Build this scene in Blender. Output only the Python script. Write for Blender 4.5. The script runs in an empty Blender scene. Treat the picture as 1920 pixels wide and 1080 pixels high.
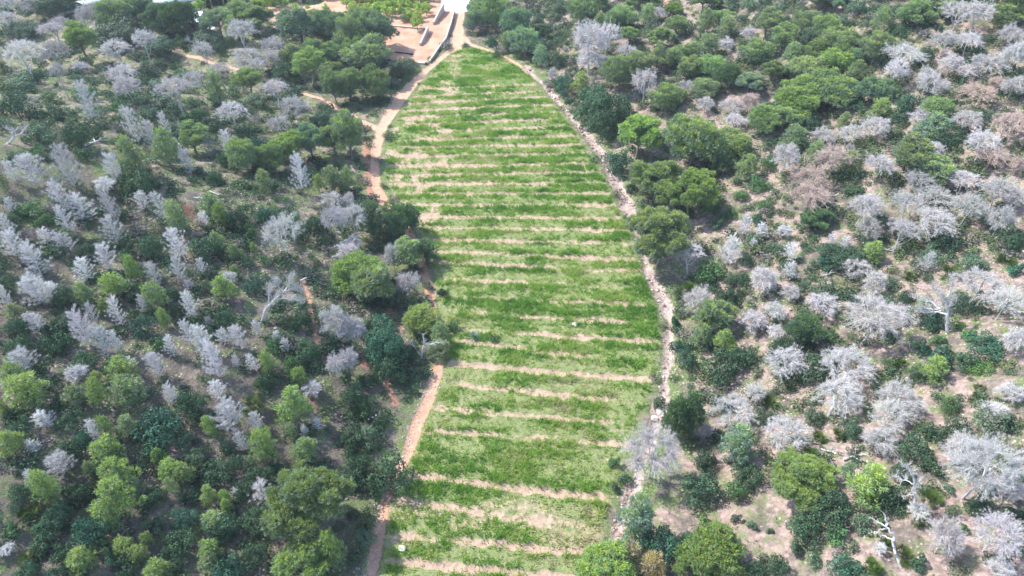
import bpy, math, random
import numpy as np
from mathutils import Vector, Matrix

# ------------------------------------------------------------------ camera, sky, sun, exposure
S = bpy.context.scene
COL = S.collection
F = 1300.0            # focal length in photo pixels (1920 wide)
CAM_H = 50.0
PITCH = math.radians(40.2)
cam_d = bpy.data.cameras.new('camera')
cam_d.sensor_width = 36.0
cam_d.lens = F / 1920 * 36.0
cam_d.clip_start = 0.5
cam_d.clip_end = 4000
cam = bpy.data.objects.new('camera', cam_d)
COL.objects.link(cam)
cam.location = (0, 0, CAM_H)
cam.rotation_euler = (math.pi / 2 - PITCH, 0, 0)
S.camera = cam

SUN_EL = math.radians(51)
SUN_AZ = math.radians(-68)      # measured from +Y towards +X: the sun stands to the left, a little beyond
W = bpy.data.worlds.new('World')
S.world = W
W.use_nodes = True
wn = W.node_tree.nodes
bg = wn['Background']
sky = wn.new('ShaderNodeTexSky')
sky.sky_type = 'NISHITA'
sky.sun_disc = False
sky.sun_elevation = SUN_EL
sky.sun_rotation = SUN_AZ
sky.air_density = 1.0
sky.dust_density = 0.7
W.node_tree.links.new(sky.outputs[0], bg.inputs[0])
bg.inputs[1].default_value = 0.15
sun_d = bpy.data.lights.new('sun', 'SUN')
sun_d.energy = 2.9
sun_d.angle = math.radians(0.55)
sun_d.color = (1.0, 0.982, 0.955)
sun = bpy.data.objects.new('sun', sun_d)
COL.objects.link(sun)
sdir = Vector((math.sin(SUN_AZ) * math.cos(SUN_EL), math.cos(SUN_AZ) * math.cos(SUN_EL), math.sin(SUN_EL)))
sun.rotation_euler = sdir.to_track_quat('Z', 'Y').to_euler()
sun.location = sdir * 300
S.view_settings.view_transform = 'Standard'
S.view_settings.look = 'None'
S.view_settings.exposure = 1.47
S.view_settings.gamma = 1.0
S.render.film_transparent = False
S.cycles.max_bounces = 6
S.cycles.diffuse_bounces = 3
S.cycles.transmission_bounces = 3
S.cycles.transparent_max_bounces = 4
S.cycles.volume_bounces = 1

rng = np.random.default_rng(11)
random.seed(11)

# ------------------------------------------------------------------ noise
def _hash(ix, iy, seed):
    h = (ix.astype(np.int64) * 374761393 + iy.astype(np.int64) * 668265263 + seed * 1442695041) & 0x7fffffff
    h = ((h ^ (h >> 13)) * 1274126177) & 0x7fffffff
    h = (h ^ (h >> 16)) & 0x7fffffff
    return (h % 100003) / 100003.0
def vnoise(x, y, seed=0):
    ix = np.floor(x); iy = np.floor(y)
    fx = x - ix; fy = y - iy
    fx = fx * fx * (3 - 2 * fx); fy = fy * fy * (3 - 2 * fy)
    a = _hash(ix, iy, seed); b = _hash(ix + 1, iy, seed); c = _hash(ix, iy + 1, seed); d = _hash(ix + 1, iy + 1, seed)
    return (a * (1 - fx) + b * fx) * (1 - fy) + (c * (1 - fx) + d * fx) * fy
def fbm(x, y, seed=0, oct=3):
    s = 0; a = 1; t = 0
    for i in range(oct):
        s = s + a * vnoise(x * 2 ** i, y * 2 ** i, seed + i * 17); t += a; a *= 0.5
    return s / t
def sstep(a, b, x):
    t = np.clip((x - a) / (b - a), 0, 1)
    return t * t * (3 - 2 * t)

# ------------------------------------------------------------------ picture <-> ground
CP, SP = math.cos(PITCH), math.sin(PITCH)
def rays(px, py):
    px = np.asarray(px, float); py = np.asarray(py, float)
    a = (px - 960) / F; b = (540 - py) / F
    return np.stack([a, CP + b * SP, -SP + b * CP], -1)
def flat(px, py):                      # hit with the level valley floor
    d = rays(px, py)
    t = CAM_H / np.maximum(-d[..., 2], 1e-3)
    return d[..., 0] * t, d[..., 1] * t
def depth(x, y, z):
    return y * CP - (z - CAM_H) * SP

# red footpath and track: photo x, y, half width in photo pixels
PATHS = [
    [(692,1100,13),(703,1040,13),(712,990,13),(722,940,11),(740,890,11),(765,850,12),(780,800,14),(805,745,13),(820,695,12),
     (826,650,9),(822,610,9),(808,575,11),(803,535,10),(790,490,8),(770,440,8),(745,400,13),(722,380,12),(705,350,10),(702,310,10),
     (705,275,12),(718,235,12),(745,190,17),(765,165,14),(800,130,8),(835,102,7),(853,88,11)],
    [(853,95,13),(858,78,14),(860,50,12),(862,25,11),(864,-15,10)],
    [(703,240,12),(670,226,11),(640,212,9),(622,202,8),(600,193,6),(560,180,4),(520,163,4),(440,130,4),(400,120,5),(330,103,5),(280,95,4),(200,84,3),(90,78,3)],
    [(1228,-20,9),(1238,10,9),(1246,30,9),(1240,60,6)],
    [(577,560,4),(590,610,5),(600,650,5),(607,690,4)],
    [(866,62,4),(880,82,6),(925,98,7),(965,118,8),(995,138,6)],
]
STREAM = [(985,122,7),(1000,140,8),(1040,180,9),(1075,225,10),(1105,255,12),(1135,300,13),(1160,350,14),(1180,395,20),(1200,425,18),
          (1207,470,13),(1217,510,16),(1245,560,18),(1256,600,16),(1256,650,16),(1250,690,16),(1243,740,17),(1230,790,17),(1214,840,18),
          (1198,885,20),(1180,930,17),(1163,980,17),(1145,1030,15),(1128,1080,14),(1115,1120,14)]
RED = [[(686,262,8),(689,320,9),(696,372,8)], [(705,570,5),(735,600,6),(750,625,5)], [(724,725,6),(740,755,7)],
       [(655,690,6),(700,700,9),(715,690,6)], [(640,232,7),(668,240,6)], [(700,130,9),(735,142,10)], [(1270,545,8),(1290,552,8)],
       [(580,740,7),(600,790,9)]]
FIELD = [(868,92),(900,92),(935,100),(962,117),(1010,158),(1042,200),(1076,245),(1104,290),(1134,340),(1156,390),(1180,430),(1192,480),
         (1212,530),(1232,580),(1238,640),(1230,700),(1212,760),(1192,810),(1165,870),(1150,930),(1132,990),(1118,1050),(1105,1120),
         (706,1120),(722,1020),(728,970),(738,930),(762,900),(772,860),(796,800),(822,745),(834,700),(838,650),(834,605),(822,565),(818,525),
         (806,490),(788,440),(775,402),(744,372),(722,335),(722,290),(745,220),(790,160),(826,118),(850,98)]
PLOT = [(495,22),(600,14),(650,-30),(838,-30),(836,6),(853,30),(840,74),(806,108),(800,119),(745,113),(690,108),(685,75),(560,62),(510,45)]
LOT = [(826,21),(884,21),(893,-40),(838,-40)]
# sandy strips between the grass rows (left end, right end, strength)
ROWS = [(860,131,960,127,.35),(780,168,1000,159,.8),(777,182,1017,171,1),(773,195,1023,182,1),(767,208,1033,197,1),(763,221,1040,210,1),
        (790,233,1057,223,1),(807,247,1073,237,1),(773,263,1090,255,.8),(760,277,1073,272,.75),(730,295,1090,288,.7),(720,313,1123,307,.75),
        (740,330,1130,323,.65),(723,347,1140,343,.75),(733,364,1147,363,.7),(750,385,1160,385,.7),(780,407,1167,410,.85),(783,427,1160,432,.8),
        (793,450,1173,457,.85),(820,472,1187,487,1),(820,493,1200,510,.7),(827,522,1203,542,.75),(827,555,1200,572,.7),(840,583,1173,605,.75),
        (873,618,1237,643,.7),(880,642,1103,670,.9),(840,682,1207,713,.85),(873,723,1213,757,.7),(800,765,1193,798,.5),(790,805,1180,835,.65),
        (807,847,1160,870,.4),(760,890,1120,935,.9),(740,940,1123,990,.8),(723,1000,1100,1037,.8),(743,1053,1080,1085,.8)]

def gpoly(pts):
    a = np.array([p[:2] for p in pts], float)
    return np.stack(flat(a[:, 0], a[:, 1]), -1)
def gline(pts):
    a = np.array(pts, float)
    g = np.stack(flat(a[:, 0], a[:, 1]), -1)
    hw = a[:, 2] * depth(g[:, 0], g[:, 1], 0) / F * .78
    return g, hw
def dist_line(x, y, g, hw):            # distance outside the line's half width (negative inside)
    best = np.full(x.shape, 1e9)
    for i in range(len(g) - 1):
        ax, ay = g[i]; bx, by = g[i + 1]
        dx, dy = bx - ax, by - ay
        t = np.clip(((x - ax) * dx + (y - ay) * dy) / (dx * dx + dy * dy + 1e-9), 0, 1)
        d = np.hypot(x - ax - t * dx, y - ay - t * dy) - (hw[i] + t * (hw[i + 1] - hw[i]))
        best = np.minimum(best, d)
    return best
def dist_poly(x, y, g):                # signed distance, negative inside
    inside = np.zeros(x.shape, bool)
    best = np.full(x.shape, 1e9)
    n = len(g)
    for i in range(n):
        ax, ay = g[i]; bx, by = g[(i + 1) % n]
        dx, dy = bx - ax, by - ay
        t = np.clip(((x - ax) * dx + (y - ay) * dy) / (dx * dx + dy * dy + 1e-9), 0, 1)
        best = np.minimum(best, np.hypot(x - ax - t * dx, y - ay - t * dy))
        c = ((ay > y) != (by > y)) & (x < dx * (y - ay) / (dy if abs(dy) > 1e-9 else 1e-9) + ax)
        inside ^= c
    return np.where(inside, -best, best)

G_PATHS = [gline(p) for p in PATHS]
G_STREAM = gline([(a, b, c * .76) for a, b, c in STREAM])
G_RED = [gline(p) for p in RED]
G_FIELD = gpoly(FIELD)
G_PLOT = gpoly(PLOT)
G_LOT = gpoly(LOT)
G_ROWS = []
# fainter furrow marks half way between the lower strips
for r0, r1 in zip(ROWS[18:-1], ROWS[19:]): ROWS = ROWS + [tuple((a + b) / 2 for a, b in zip(r0[:4], r1[:4])) + (.24,)]
for xl, yl, xr, yr, w in ROWS:
    (ax, bx), (ay, by) = flat([xl, xr], [yl, yr])
    b = (by - ay) / (bx - ax)
    G_ROWS.append((ay - b * ax, b, ax, bx, w))

def d_path(x, y): return np.minimum.reduce([dist_line(x, y, *p) for p in G_PATHS])
def d_stream(x, y): return dist_line(x, y, *G_STREAM) + (fbm(x * .45, y * .45, 33, 3) - .5) * 1.1
def d_red(x, y): return np.minimum.reduce([dist_line(x, y, *p) for p in G_RED])
def d_field(x, y): return dist_poly(x, y, G_FIELD)
def d_plot(x, y): return dist_poly(x, y, G_PLOT)
def d_lot(x, y): return dist_poly(x, y, G_LOT)
def sandiness(x, y):                   # 1 on a bare strip of the field, 0 in the grass
    s = np.zeros(x.shape); far = sstep(60, 85, y)
    wob = (fbm(x * 0.35, y * 0.35, 5) - 0.5) * 0.9
    br = fbm(x * 0.16, y * 0.8, 9, 3)
    for a, b, xl, xr, w in G_ROWS:
        d = np.abs(y + wob * 0.45 - (a + b * x))
        endf = sstep(xl - 3, xl + 1, x) * (1 - sstep(xr - 1, xr + 3, x))
        s = np.maximum(s, (1 - sstep(0.17, 0.53, d + (vnoise(x * 1.7, y * 2.6, 15) - .5) * .42)) * np.minimum(1, w * (1 + .3 * far)) * endf * np.minimum(1, 0.45 + .3 * far + 0.8 * sstep(.30, .60, br)))
    near = 1 - sstep(30, 52, y)
    patch = sstep(.55, .72, fbm(x * 0.16 + 3, y * 0.42, 23, 4))
    s = np.maximum(s, patch * (0.16 + 0.2 * near))
    left = 1 - sstep(-10.5, -5.5, x + 0.0 * y)
    s = np.maximum(s, left * 0.45 * sstep(.45, .65, fbm(x * 0.5, y * 0.5, 29)) * sstep(40, 60, y))
    return np.clip(s, 0, 1)

# valley edges as functions of y
_le = np.array([flat(p[0] - p[2] - 4, p[1]) for p in PATHS[0]]); _le = _le[np.argsort(_le[:, 1])]
_re = np.array([flat(p[0] + p[2] + 4, p[1]) for p in STREAM]); _re = _re[np.argsort(_re[:, 1])]
def height(x, y, bumps=True):
    x = np.asarray(x, float); y = np.asarray(y, float)
    xl = np.interp(y, _le[:, 1], _le[:, 0]); xr = np.interp(y, _re[:, 1], _re[:, 0])
    dl = np.maximum(0, xl - x - 0.3); dr = np.maximum(0, x - xr - 0.2)
    soft = lambda d, k: d * d / (d + k)
    fl = 1 - 0.93 * sstep(72, 118, y)
    z = 0.30 * soft(dl, 3.0) * fl * (1 - 0.3 * sstep(40, 120, dl))
    z = z + 0.34 * soft(dr, 3.0) * (1 - 0.35 * sstep(40, 130, dr)) * (1 - .35 * sstep(95, 150, y))
    dd = np.maximum(dl, dr)
    am = sstep(0.5, 14, dd)
    pl = sstep(-1, 3, dist_poly(x, y, G_PLOT))
    z = z * (0.1 + .9 * pl) if False else z
    z = z + am * ((fbm(x * 0.07, y * 0.07, 41) - .5) * 3.4 + (fbm(x * 0.3, y * 0.3, 43) - .5) * 0.9) * (0.25 + .75 * pl)
    z = z + (fbm(x * 0.8, y * 0.8, 47, 2) - .5) * 0.22 * sstep(-1, 1, dd)
    return z
def height_fine(x, y, df, ds, dp, sand):
    z = height(x, y)
    z = z - 0.40 * (1 - sstep(-0.9, 0.6, ds)) + (vnoise(x * 2.1, y * 2.1, 61) - .5) * 0.3 * (1 - sstep(-.5, .6, ds))
    z = z - 0.16 * (1 - sstep(-0.4, 0.5, dp)) + (vnoise(x * 2.5, y * 2.5, 67) - .5) * 0.06 * (1 - sstep(-.5, .3, dp))
    f = 1 - sstep(-0.6, 0.1, df)
    z = z + f * ((0.5 - sand) * 0.22 + (fbm(x * 1.4, y * 1.4, 71) - .5) * 0.16)
    z = z + (1 - f) * sstep(0, 1, ds) * sstep(0, 1, dp) * (fbm(x * 1.7, y * 1.7, 73) - .5) * 0.28
    return z
def ground(x, y):
    x = np.atleast_1d(np.asarray(x, float)); y = np.atleast_1d(np.asarray(y, float))
    df = d_field(x, y); ds = d_stream(x, y); dp = d_path(x, y)
    return height_fine(x, y, df, ds, dp, sandiness(x, y))

def unproject(px, py, up=0.0):         # where the ray through a photo pixel meets the terrain raised by `up`
    d = rays(px, py); up = np.broadcast_to(np.asarray(up, float), d.shape[:-1])
    t = np.full(d.shape[:-1], 30.0); done = np.zeros(t.shape, bool); lo = t.copy()
    hi = np.full(t.shape, 420.0)
    step = 1.2
    tt = 28.0
    while tt < 420 and not done.all():
        tt += step; step = 0.8 + tt * 0.006
        p = d * tt
        below = (CAM_H + p[..., 2]) < height(p[..., 0], p[..., 1]) + up
        new = below & ~done
        hi = np.where(new, tt, hi); lo = np.where(new, tt - step, lo); done |= below
    for _ in range(14):
        m = (lo + hi) / 2
        p = d * m[..., None]
        below = (CAM_H + p[..., 2]) < height(p[..., 0], p[..., 1]) + up
        hi = np.where(below, m, hi); lo = np.where(below, lo, m)
    p = d * hi[..., None]
    return p[..., 0], p[..., 1]

# ------------------------------------------------------------------ mesh helpers
def mesh_from(name, V, T, mats, attrs=None, midx=None, quads=False, smooth=False):
    V = np.asarray(V, np.float32).reshape(-1, 3); T = np.asarray(T, np.int32)
    k = 4 if quads else 3
    T = T.reshape(-1, k)
    me = bpy.data.meshes.new(name)
    me.vertices.add(len(V)); me.vertices.foreach_set('co', V.ravel())
    me.loops.add(T.size); me.loops.foreach_set('vertex_index', T.ravel())
    me.polygons.add(len(T))
    me.polygons.foreach_set('loop_start', np.arange(0, T.size, k, dtype=np.int32))
    try: me.polygons.foreach_set('loop_total', np.full(len(T), k, np.int32))
    except Exception: pass
    if midx is not None: me.polygons.foreach_set('material_index', np.asarray(midx, np.int32))
    me.polygons.foreach_set('use_smooth', np.full(len(T), smooth, bool))
    for m in (mats if isinstance(mats, (list, tuple)) else [mats]): me.materials.append(m)
    for an, av in (attrs or {}).items():
        a = me.attributes.new(an, 'FLOAT', 'POINT'); a.data.foreach_set('value', np.asarray(av, np.float32))
    me.update(calc_edges=True)
    return me
def link(name, me, parent=None):
    o = bpy.data.objects.new(name, me); COL.objects.link(o)
    if parent is not None: o.parent = parent
    return o
def tag(o, label=None, cat=None, group=None, kind=None):
    if label: o['label'] = label
    if cat: o['category'] = cat
    if group: o['group'] = group
    if kind: o['kind'] = kind
    return o
class Soup:                            # triangles collected into one mesh
    def __init__(s): s.V = []; s.T = []; s.n = 0
    def add(s, V, T):
        V = np.asarray(V, float).reshape(-1, 3); T = np.asarray(T, int).reshape(-1, 3)
        s.V.append(V); s.T.append(T + s.n); s.n += len(V)
    def tris(s, A):                    # A: (n,3,3)
        A = np.asarray(A, float).reshape(-1, 3, 3)
        s.add(A.reshape(-1, 3), np.arange(len(A) * 3).reshape(-1, 3))
    def tube(s, P, R, n=5):
        P = np.asarray(P, float); R = np.broadcast_to(np.asarray(R, float), (len(P),))
        D = np.gradient(P, axis=0); D /= np.linalg.norm(D, axis=1)[:, None] + 1e-9
        ref = np.array([0.31, 0.95, 0.05]) if abs(D[0][2]) > .6 else np.array([0.05, 0.1, 1.0])
        U = np.cross(D, ref); U /= np.linalg.norm(U, axis=1)[:, None] + 1e-9
        Wv = np.cross(D, U)
        a = np.arange(n) * 2 * math.pi / n
        ring = P[:, None] + R[:, None, None] * (np.cos(a)[None, :, None] * U[:, None] + np.sin(a)[None, :, None] * Wv[:, None])
        T = []
        for i in range(len(P) - 1):
            for j in range(n):
                q = (i * n + j, i * n + (j + 1) % n, (i + 1) * n + (j + 1) % n, (i + 1) * n + j)
                T += [(q[0], q[1], q[2]), (q[0], q[2], q[3])]
        s.add(ring.reshape(-1, 3), T)
    def box(s, x0, x1, y0, y1, z0, z1):
        V = [(x, y, z) for z in (z0, z1) for y in (y0, y1) for x in (x0, x1)]
        q = [(0,2,3,1),(4,5,7,6),(0,1,5,4),(2,6,7,3),(0,4,6,2),(1,3,7,5)]
        s.add(V, [t for a,b,c,d in q for t in ((a,b,c),(a,c,d))])
    def mesh(s, name, mats, smooth=False):
        return mesh_from(name, np.concatenate(s.V), np.concatenate(s.T), mats, smooth=smooth)
def unit(v): return v / (np.linalg.norm(v, axis=-1, keepdims=True) + 1e-9)
def rdir(n): return unit(rng.normal(size=(n, 3)))
def blades(P, D, L, Wd):               # one thin triangle per point
    n = len(P); L = np.broadcast_to(L, (n,)); Wd = np.broadcast_to(Wd, (n,))
    side = unit(np.cross(D, rdir(n)))
    return np.stack([P - side * Wd[:, None] / 2, P + side * Wd[:, None] / 2, P + D * L[:, None]], 1)
def leaves(P, N, L):                   # small rhomb leaves as two triangles
    n = len(P); L = np.broadcast_to(L, (n,))[:, None]
    a = unit(np.cross(N, rdir(n))); b = np.cross(N, a)
    p0, p1, p2, p3 = P - a * L * .5, P + b * L * .3, P + a * L * .5, P - b * L * .3
    return np.concatenate([np.stack([p0, p1, p2], 1), np.stack([p0, p2, p3], 1)], 1).reshape(-1, 3, 3)

# ------------------------------------------------------------------ materials
def mat(name):
    m = bpy.data.materials.new(name); m.use_nodes = True
    n = m.node_tree.nodes; l = m.node_tree.links
    return m, n, l, n['Principled BSDF']
def mix(n, l, f, a, b, mode='MIX'):
    x = n.new('ShaderNodeMix'); x.data_type = 'RGBA'; x.blend_type = mode
    for s, v in ((0, f), (6, a), (7, b)):
        if hasattr(v, 'links') or hasattr(v, 'is_output'): l.new(v, x.inputs[s])
        elif s == 0: x.inputs[0].default_value = v
        else: x.inputs[s].default_value = (*v, 1)
    return x.outputs[2]
def ramp(n, l, fac, stops):
    r = n.new('ShaderNodeValToRGB'); l.new(fac, r.inputs[0])
    e = r.color_ramp.elements
    while len(e) < len(stops): e.new(0.5)
    for k, (p, c) in zip(e, stops):
        k.position = p; k.color = (*c, 1) if len(c) == 3 else c
    return r.outputs[0]
def noise(n, l, scale, detail=4, coord=None, rough=.55):
    t = n.new('ShaderNodeTexNoise'); t.inputs['Scale'].default_value = scale; t.inputs['Detail'].default_value = detail
    t.inputs['Roughness'].default_value = rough
    if coord is not None: l.new(coord, t.inputs['Vector'])
    return t.outputs[0]
def math_(n, l, op, a, b=None, c=None, clamp=False):
    x = n.new('ShaderNodeMath'); x.operation = op; x.use_clamp = clamp
    for i, v in enumerate((a, b, c)):
        if v is None: continue
        if isinstance(v, (int, float)): x.inputs[i].default_value = v
        else: l.new(v, x.inputs[i])
    return x.outputs[0]
def maprange(n, l, v, a, b, smooth=True):
    x = n.new('ShaderNodeMapRange'); x.interpolation_type = 'SMOOTHSTEP' if smooth else 'LINEAR'
    l.new(v, x.inputs[0]); x.inputs[1].default_value = a; x.inputs[2].default_value = b
    return x.outputs[0]
def leaf_mat(name, dark, light, trans=0.3, rough=.6, clump=1.1, young=None):
    m, n, l, b = mat(name)
    g = n.new('ShaderNodeNewGeometry'); oi = n.new('ShaderNodeObjectInfo'); tc = n.new('ShaderNodeTexCoord')
    nz = noise(n, l, clump, 2, tc.outputs['Object'])
    f = math_(n, l, 'ADD', math_(n, l, 'MULTIPLY', g.outputs['Random Per Island'], .55), math_(n, l, 'MULTIPLY', maprange(n, l, nz, .32, .68), .5), clamp=True)
    c = mix(n, l, f, dark, light)
    if young:  # second colour pair: new growth, and sunlit crown tops painted in
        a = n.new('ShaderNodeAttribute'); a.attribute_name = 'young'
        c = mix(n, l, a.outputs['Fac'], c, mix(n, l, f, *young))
    c = mix(n, l, 1.0, c, oi.outputs['Color'], 'MULTIPLY')
    l.new(c, b.inputs['Base Color']); b.inputs['Roughness'].default_value = rough
    b.inputs['Specular IOR Level'].default_value = .25
    t = n.new('ShaderNodeBsdfTranslucent'); l.new(c, t.inputs[0])
    ms = n.new('ShaderNodeMixShader'); ms.inputs[0].default_value = trans
    l.new(b.outputs[0], ms.inputs[1]); l.new(t.outputs[0], ms.inputs[2])
    l.new(ms.outputs[0], n['Material Output'].inputs[0])
    return m
def bark_mat(name, a, b_, scale=6):
    m, n, l, b = mat(name)
    tc = n.new('ShaderNodeTexCoord'); oi = n.new('ShaderNodeObjectInfo'); g = n.new('ShaderNodeNewGeometry')
    nz = noise(n, l, scale, 3, tc.outputs['Object'])
    f = math_(n, l, 'ADD', math_(n, l, 'MULTIPLY', g.outputs['Random Per Island'], .5), math_(n, l, 'MULTIPLY', nz, .5))
    c = mix(n, l, 1.0, mix(n, l, f, a, b_), oi.outputs['Color'], 'MULTIPLY')
    l.new(c, b.inputs['Base Color']); b.inputs['Roughness'].default_value = .85
    b.inputs['Specular IOR Level'].default_value = .15
    return m
M_PINE = leaf_mat('pine_needles', (.145, .220, .130), (.265, .355, .190), .24, young=((.265, .355, .075), (.410, .495, .125)))  # lighter yellow-green tops put the light from above into the needle colour
M_LEAF = leaf_mat('shrub_leaves', (.034, .078, .042), (.095, .170, .085), .24, .5, 2.0)
M_ORCH = leaf_mat('orchard_leaves', (.24, .36, .06), (.46, .56, .13), .45, .5)
M_PALM = leaf_mat('palm_fronds', (.05, .10, .02), (.16, .22, .05), .25, .45)
M_GRASS = leaf_mat('grass_blades', (.095, .19, .030), (.215, .315, .075), .4, .6, .25)
M_TWIG = bark_mat('dead_twigs', (.38, .362, .352), (.60, .575, .56))
M_DEADB = bark_mat('dead_bark', (.30, .285, .28), (.55, .53, .52))
M_BARK = bark_mat('pine_bark', (.15, .125, .115), (.30, .27, .255))

def ground_mat():
    m, n, l, b = mat('valley_ground')
    tc = n.new('ShaderNodeTexCoord'); co = tc.outputs['Object']
    at = lambda s: (lambda a: (setattr(a, 'attribute_name', s), a.outputs['Fac'])[1])(n.new('ShaderNodeAttribute'))
    n1 = noise(n, l, .35, 5, co); n2 = noise(n, l, 2.2, 5, co, .65); n3 = noise(n, l, 9, 3, co, .7); n4 = noise(n, l, .12, 3, co)
    n5 = noise(n, l, .8, 4, co, .6)
    v = n.new('ShaderNodeTexVoronoi'); v.inputs['Scale'].default_value = 3.2; v.inputs['Randomness'].default_value = 1
    l.new(co, v.inputs['Vector'])
    v2 = n.new('ShaderNodeTexVoronoi'); v2.inputs['Scale'].default_value = 1.4; l.new(co, v2.inputs['Vector'])
    v3 = n.new('ShaderNodeTexVoronoi'); v3.feature = 'DISTANCE_TO_EDGE'; v3.inputs['Scale'].default_value = 1.9; l.new(co, v3.inputs['Vector'])
    # hillside: litter and soil with dry and green herbs
    soil = ramp(n, l, n2, [(.25, (.20, .135, .112)), (.5, (.32, .228, .195)), (.75, (.45, .35, .31))])
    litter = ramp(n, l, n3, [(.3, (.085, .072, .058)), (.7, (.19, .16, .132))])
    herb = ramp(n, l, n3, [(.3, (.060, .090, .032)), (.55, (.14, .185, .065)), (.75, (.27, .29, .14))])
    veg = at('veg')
    hill = mix(n, l, maprange(n, l, math_(n, l, 'SUBTRACT', math_(n, l, 'ADD', n1, math_(n, l, 'MULTIPLY', n2, .4)), math_(n, l, 'MULTIPLY', at('left_litter'), .2)), .58, .82), litter, soil)
    hill = mix(n, l, maprange(n, l, math_(n, l, 'ADD', math_(n, l, 'ADD', n5, math_(n, l, 'MULTIPLY', n3, .35)), math_(n, l, 'MULTIPLY', veg, .28)), .66, .92), hill, herb)
    stone_c = ramp(n, l, v.outputs['Color'], [(0, (.23, .155, .13)), (1, (.56, .44, .39))])
    stone = math_(n, l, 'MULTIPLY', maprange(n, l, v.outputs['Distance'], .34, .22), maprange(n, l, math_(n, l, 'ADD', n5, at('stony')), .50, .62))
    hill = mix(n, l, stone, hill, stone_c)
    # red earth
    red = ramp(n, l, n2, [(.25, (.27, .135, .09)), (.7, (.40, .225, .16))])
    rm = maprange(n, l, math_(n, l, 'ADD', at('red'), math_(n, l, 'MULTIPLY', math_(n, l, 'SUBTRACT', n5, .5), 2.4)), .25, -.25)
    hill = mix(n, l, rm, hill, red)
    # field: sand strips, thatch under the grass
    sand = ramp(n, l, n2, [(.25, (.33, .225, .155)), (.6, (.43, .31, .225)), (.85, (.52, .40, .30))])
    n6 = noise(n, l, 24, 3, co, .75)
    thatch = ramp(n, l, math_(n, l, 'ADD', math_(n, l, 'MULTIPLY', n3, .45), math_(n, l, 'MULTIPLY', n6, .55)), [(.36, (.075, .125, .036)), (.5, (.18, .215, .08)), (.64, (.40, .34, .20))])
    sm = maprange(n, l, math_(n, l, 'ADD', at('sand'), math_(n, l, 'MULTIPLY', math_(n, l, 'SUBTRACT', n2, .5), .9)), .22, .52)
    field = mix(n, l, sm, thatch, sand)
    edge = math_(n, l, 'MULTIPLY', math_(n, l, 'SUBTRACT', n2, .5), 1.6)
    fm = maprange(n, l, math_(n, l, 'ADD', at('field'), edge), .15, -.25)
    c = mix(n, l, fm, hill, field)
    # plots of orange soil and the pale concrete lot
    plot = ramp(n, l, n1, [(.3, (.42, .225, .14)), (.6, (.53, .32, .22)), (.8, (.58, .40, .29))])
    pm = maprange(n, l, math_(n, l, 'ADD', at('plot'), math_(n, l, 'MULTIPLY', edge, .5)), .2, -.2)
    c = mix(n, l, pm, c, plot)
    # path
    pc = ramp(n, l, n2, [(.2, (.38, .185, .115)), (.5, (.51, .285, .185)), (.8, (.60, .40, .285))])
    pale = mix(n, l, .5, pc, (.66, .50, .38))
    pc = mix(n, l, at('pale'), pc, pale)
    pm = maprange(n, l, math_(n, l, 'ADD', at('path'), math_(n, l, 'MULTIPLY', edge, .55)), .18, -.14)
    c = mix(n, l, pm, c, pc)
    # stony stream bed
    bed = ramp(n, l, v2.outputs['Color'], [(0, (.31, .235, .195)), (.5, (.40, .315, .265)), (1, (.51, .425, .37))])
    bed = mix(n, l, maprange(n, l, v3.outputs['Distance'], .10, .0), bed, (.26, .19, .15))
    bed = mix(n, l, maprange(n, l, n5, .46, .6), bed, mix(n, l, .5, soil, (.56, .43, .35)))
    bm = maprange(n, l, math_(n, l, 'ADD', at('stream'), math_(n, l, 'MULTIPLY', edge, .7)), .2, -.15)
    c = mix(n, l, bm, c, bed)
    c = mix(n, l, maprange(n, l, at('lot'), .25, .0), c, (.84, .83, .80))
    l.new(c, b.inputs['Base Color']); b.inputs['Roughness'].default_value = .95
    b.inputs['Specular IOR Level'].default_value = .08
    bp = n.new('ShaderNodeBump'); bp.inputs['Strength'].default_value = .6; bp.inputs['Distance'].default_value = .25
    h = math_(n, l, 'ADD', math_(n, l, 'MULTIPLY', n2, .7), math_(n, l, 'SUBTRACT', math_(n, l, 'MULTIPLY', n3, .35), math_(n, l, 'MULTIPLY', v.outputs['Distance'], .35)))
    l.new(h, bp.inputs['Height']); l.new(bp.outputs[0], b.inputs['Normal'])
    return m
def tone_mat(name, stops, trans=.3):
    m, n, l, b = mat(name)
    a = n.new('ShaderNodeAttribute'); a.attribute_name = 'tone'
    g = n.new('ShaderNodeNewGeometry')
    f = math_(n, l, 'ADD', a.outputs['Fac'], math_(n, l, 'MULTIPLY', math_(n, l, 'SUBTRACT', g.outputs['Random Per Island'], .5), .22))
    c = ramp(n, l, f, stops)
    l.new(c, b.inputs['Base Color']); b.inputs['Roughness'].default_value = .65; b.inputs['Specular IOR Level'].default_value = .2
    t = n.new('ShaderNodeBsdfTranslucent'); l.new(c, t.inputs[0])
    ms = n.new('ShaderNodeMixShader'); ms.inputs[0].default_value = trans
    l.new(b.outputs[0], ms.inputs[1]); l.new(t.outputs[0], ms.inputs[2]); l.new(ms.outputs[0], n['Material Output'].inputs[0])
    return m
M_COVER = tone_mat('undergrowth', [(0, (.038, .085, .050)), (.3, (.072, .138, .070)), (.5, (.125, .185, .080)), (.65, (.17, .19, .085)), (.8, (.21, .195, .155)), (1, (.26, .24, .225))])
M_FIELD = tone_mat('field_grass', [(0, (.12, .27, .045)), (.35, (.24, .42, .068)), (.6, (.36, .48, .10)), (.82, (.44, .47, .19)), (1, (.54, .48, .29))], .45)
M_STONE = tone_mat('stone', [(0, (.24, .16, .13)), (.5, (.42, .31, .265)), (.8, (.56, .46, .41)), (1, (.68, .62, .57))], 0.0)
M_GROUND = ground_mat()

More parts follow.
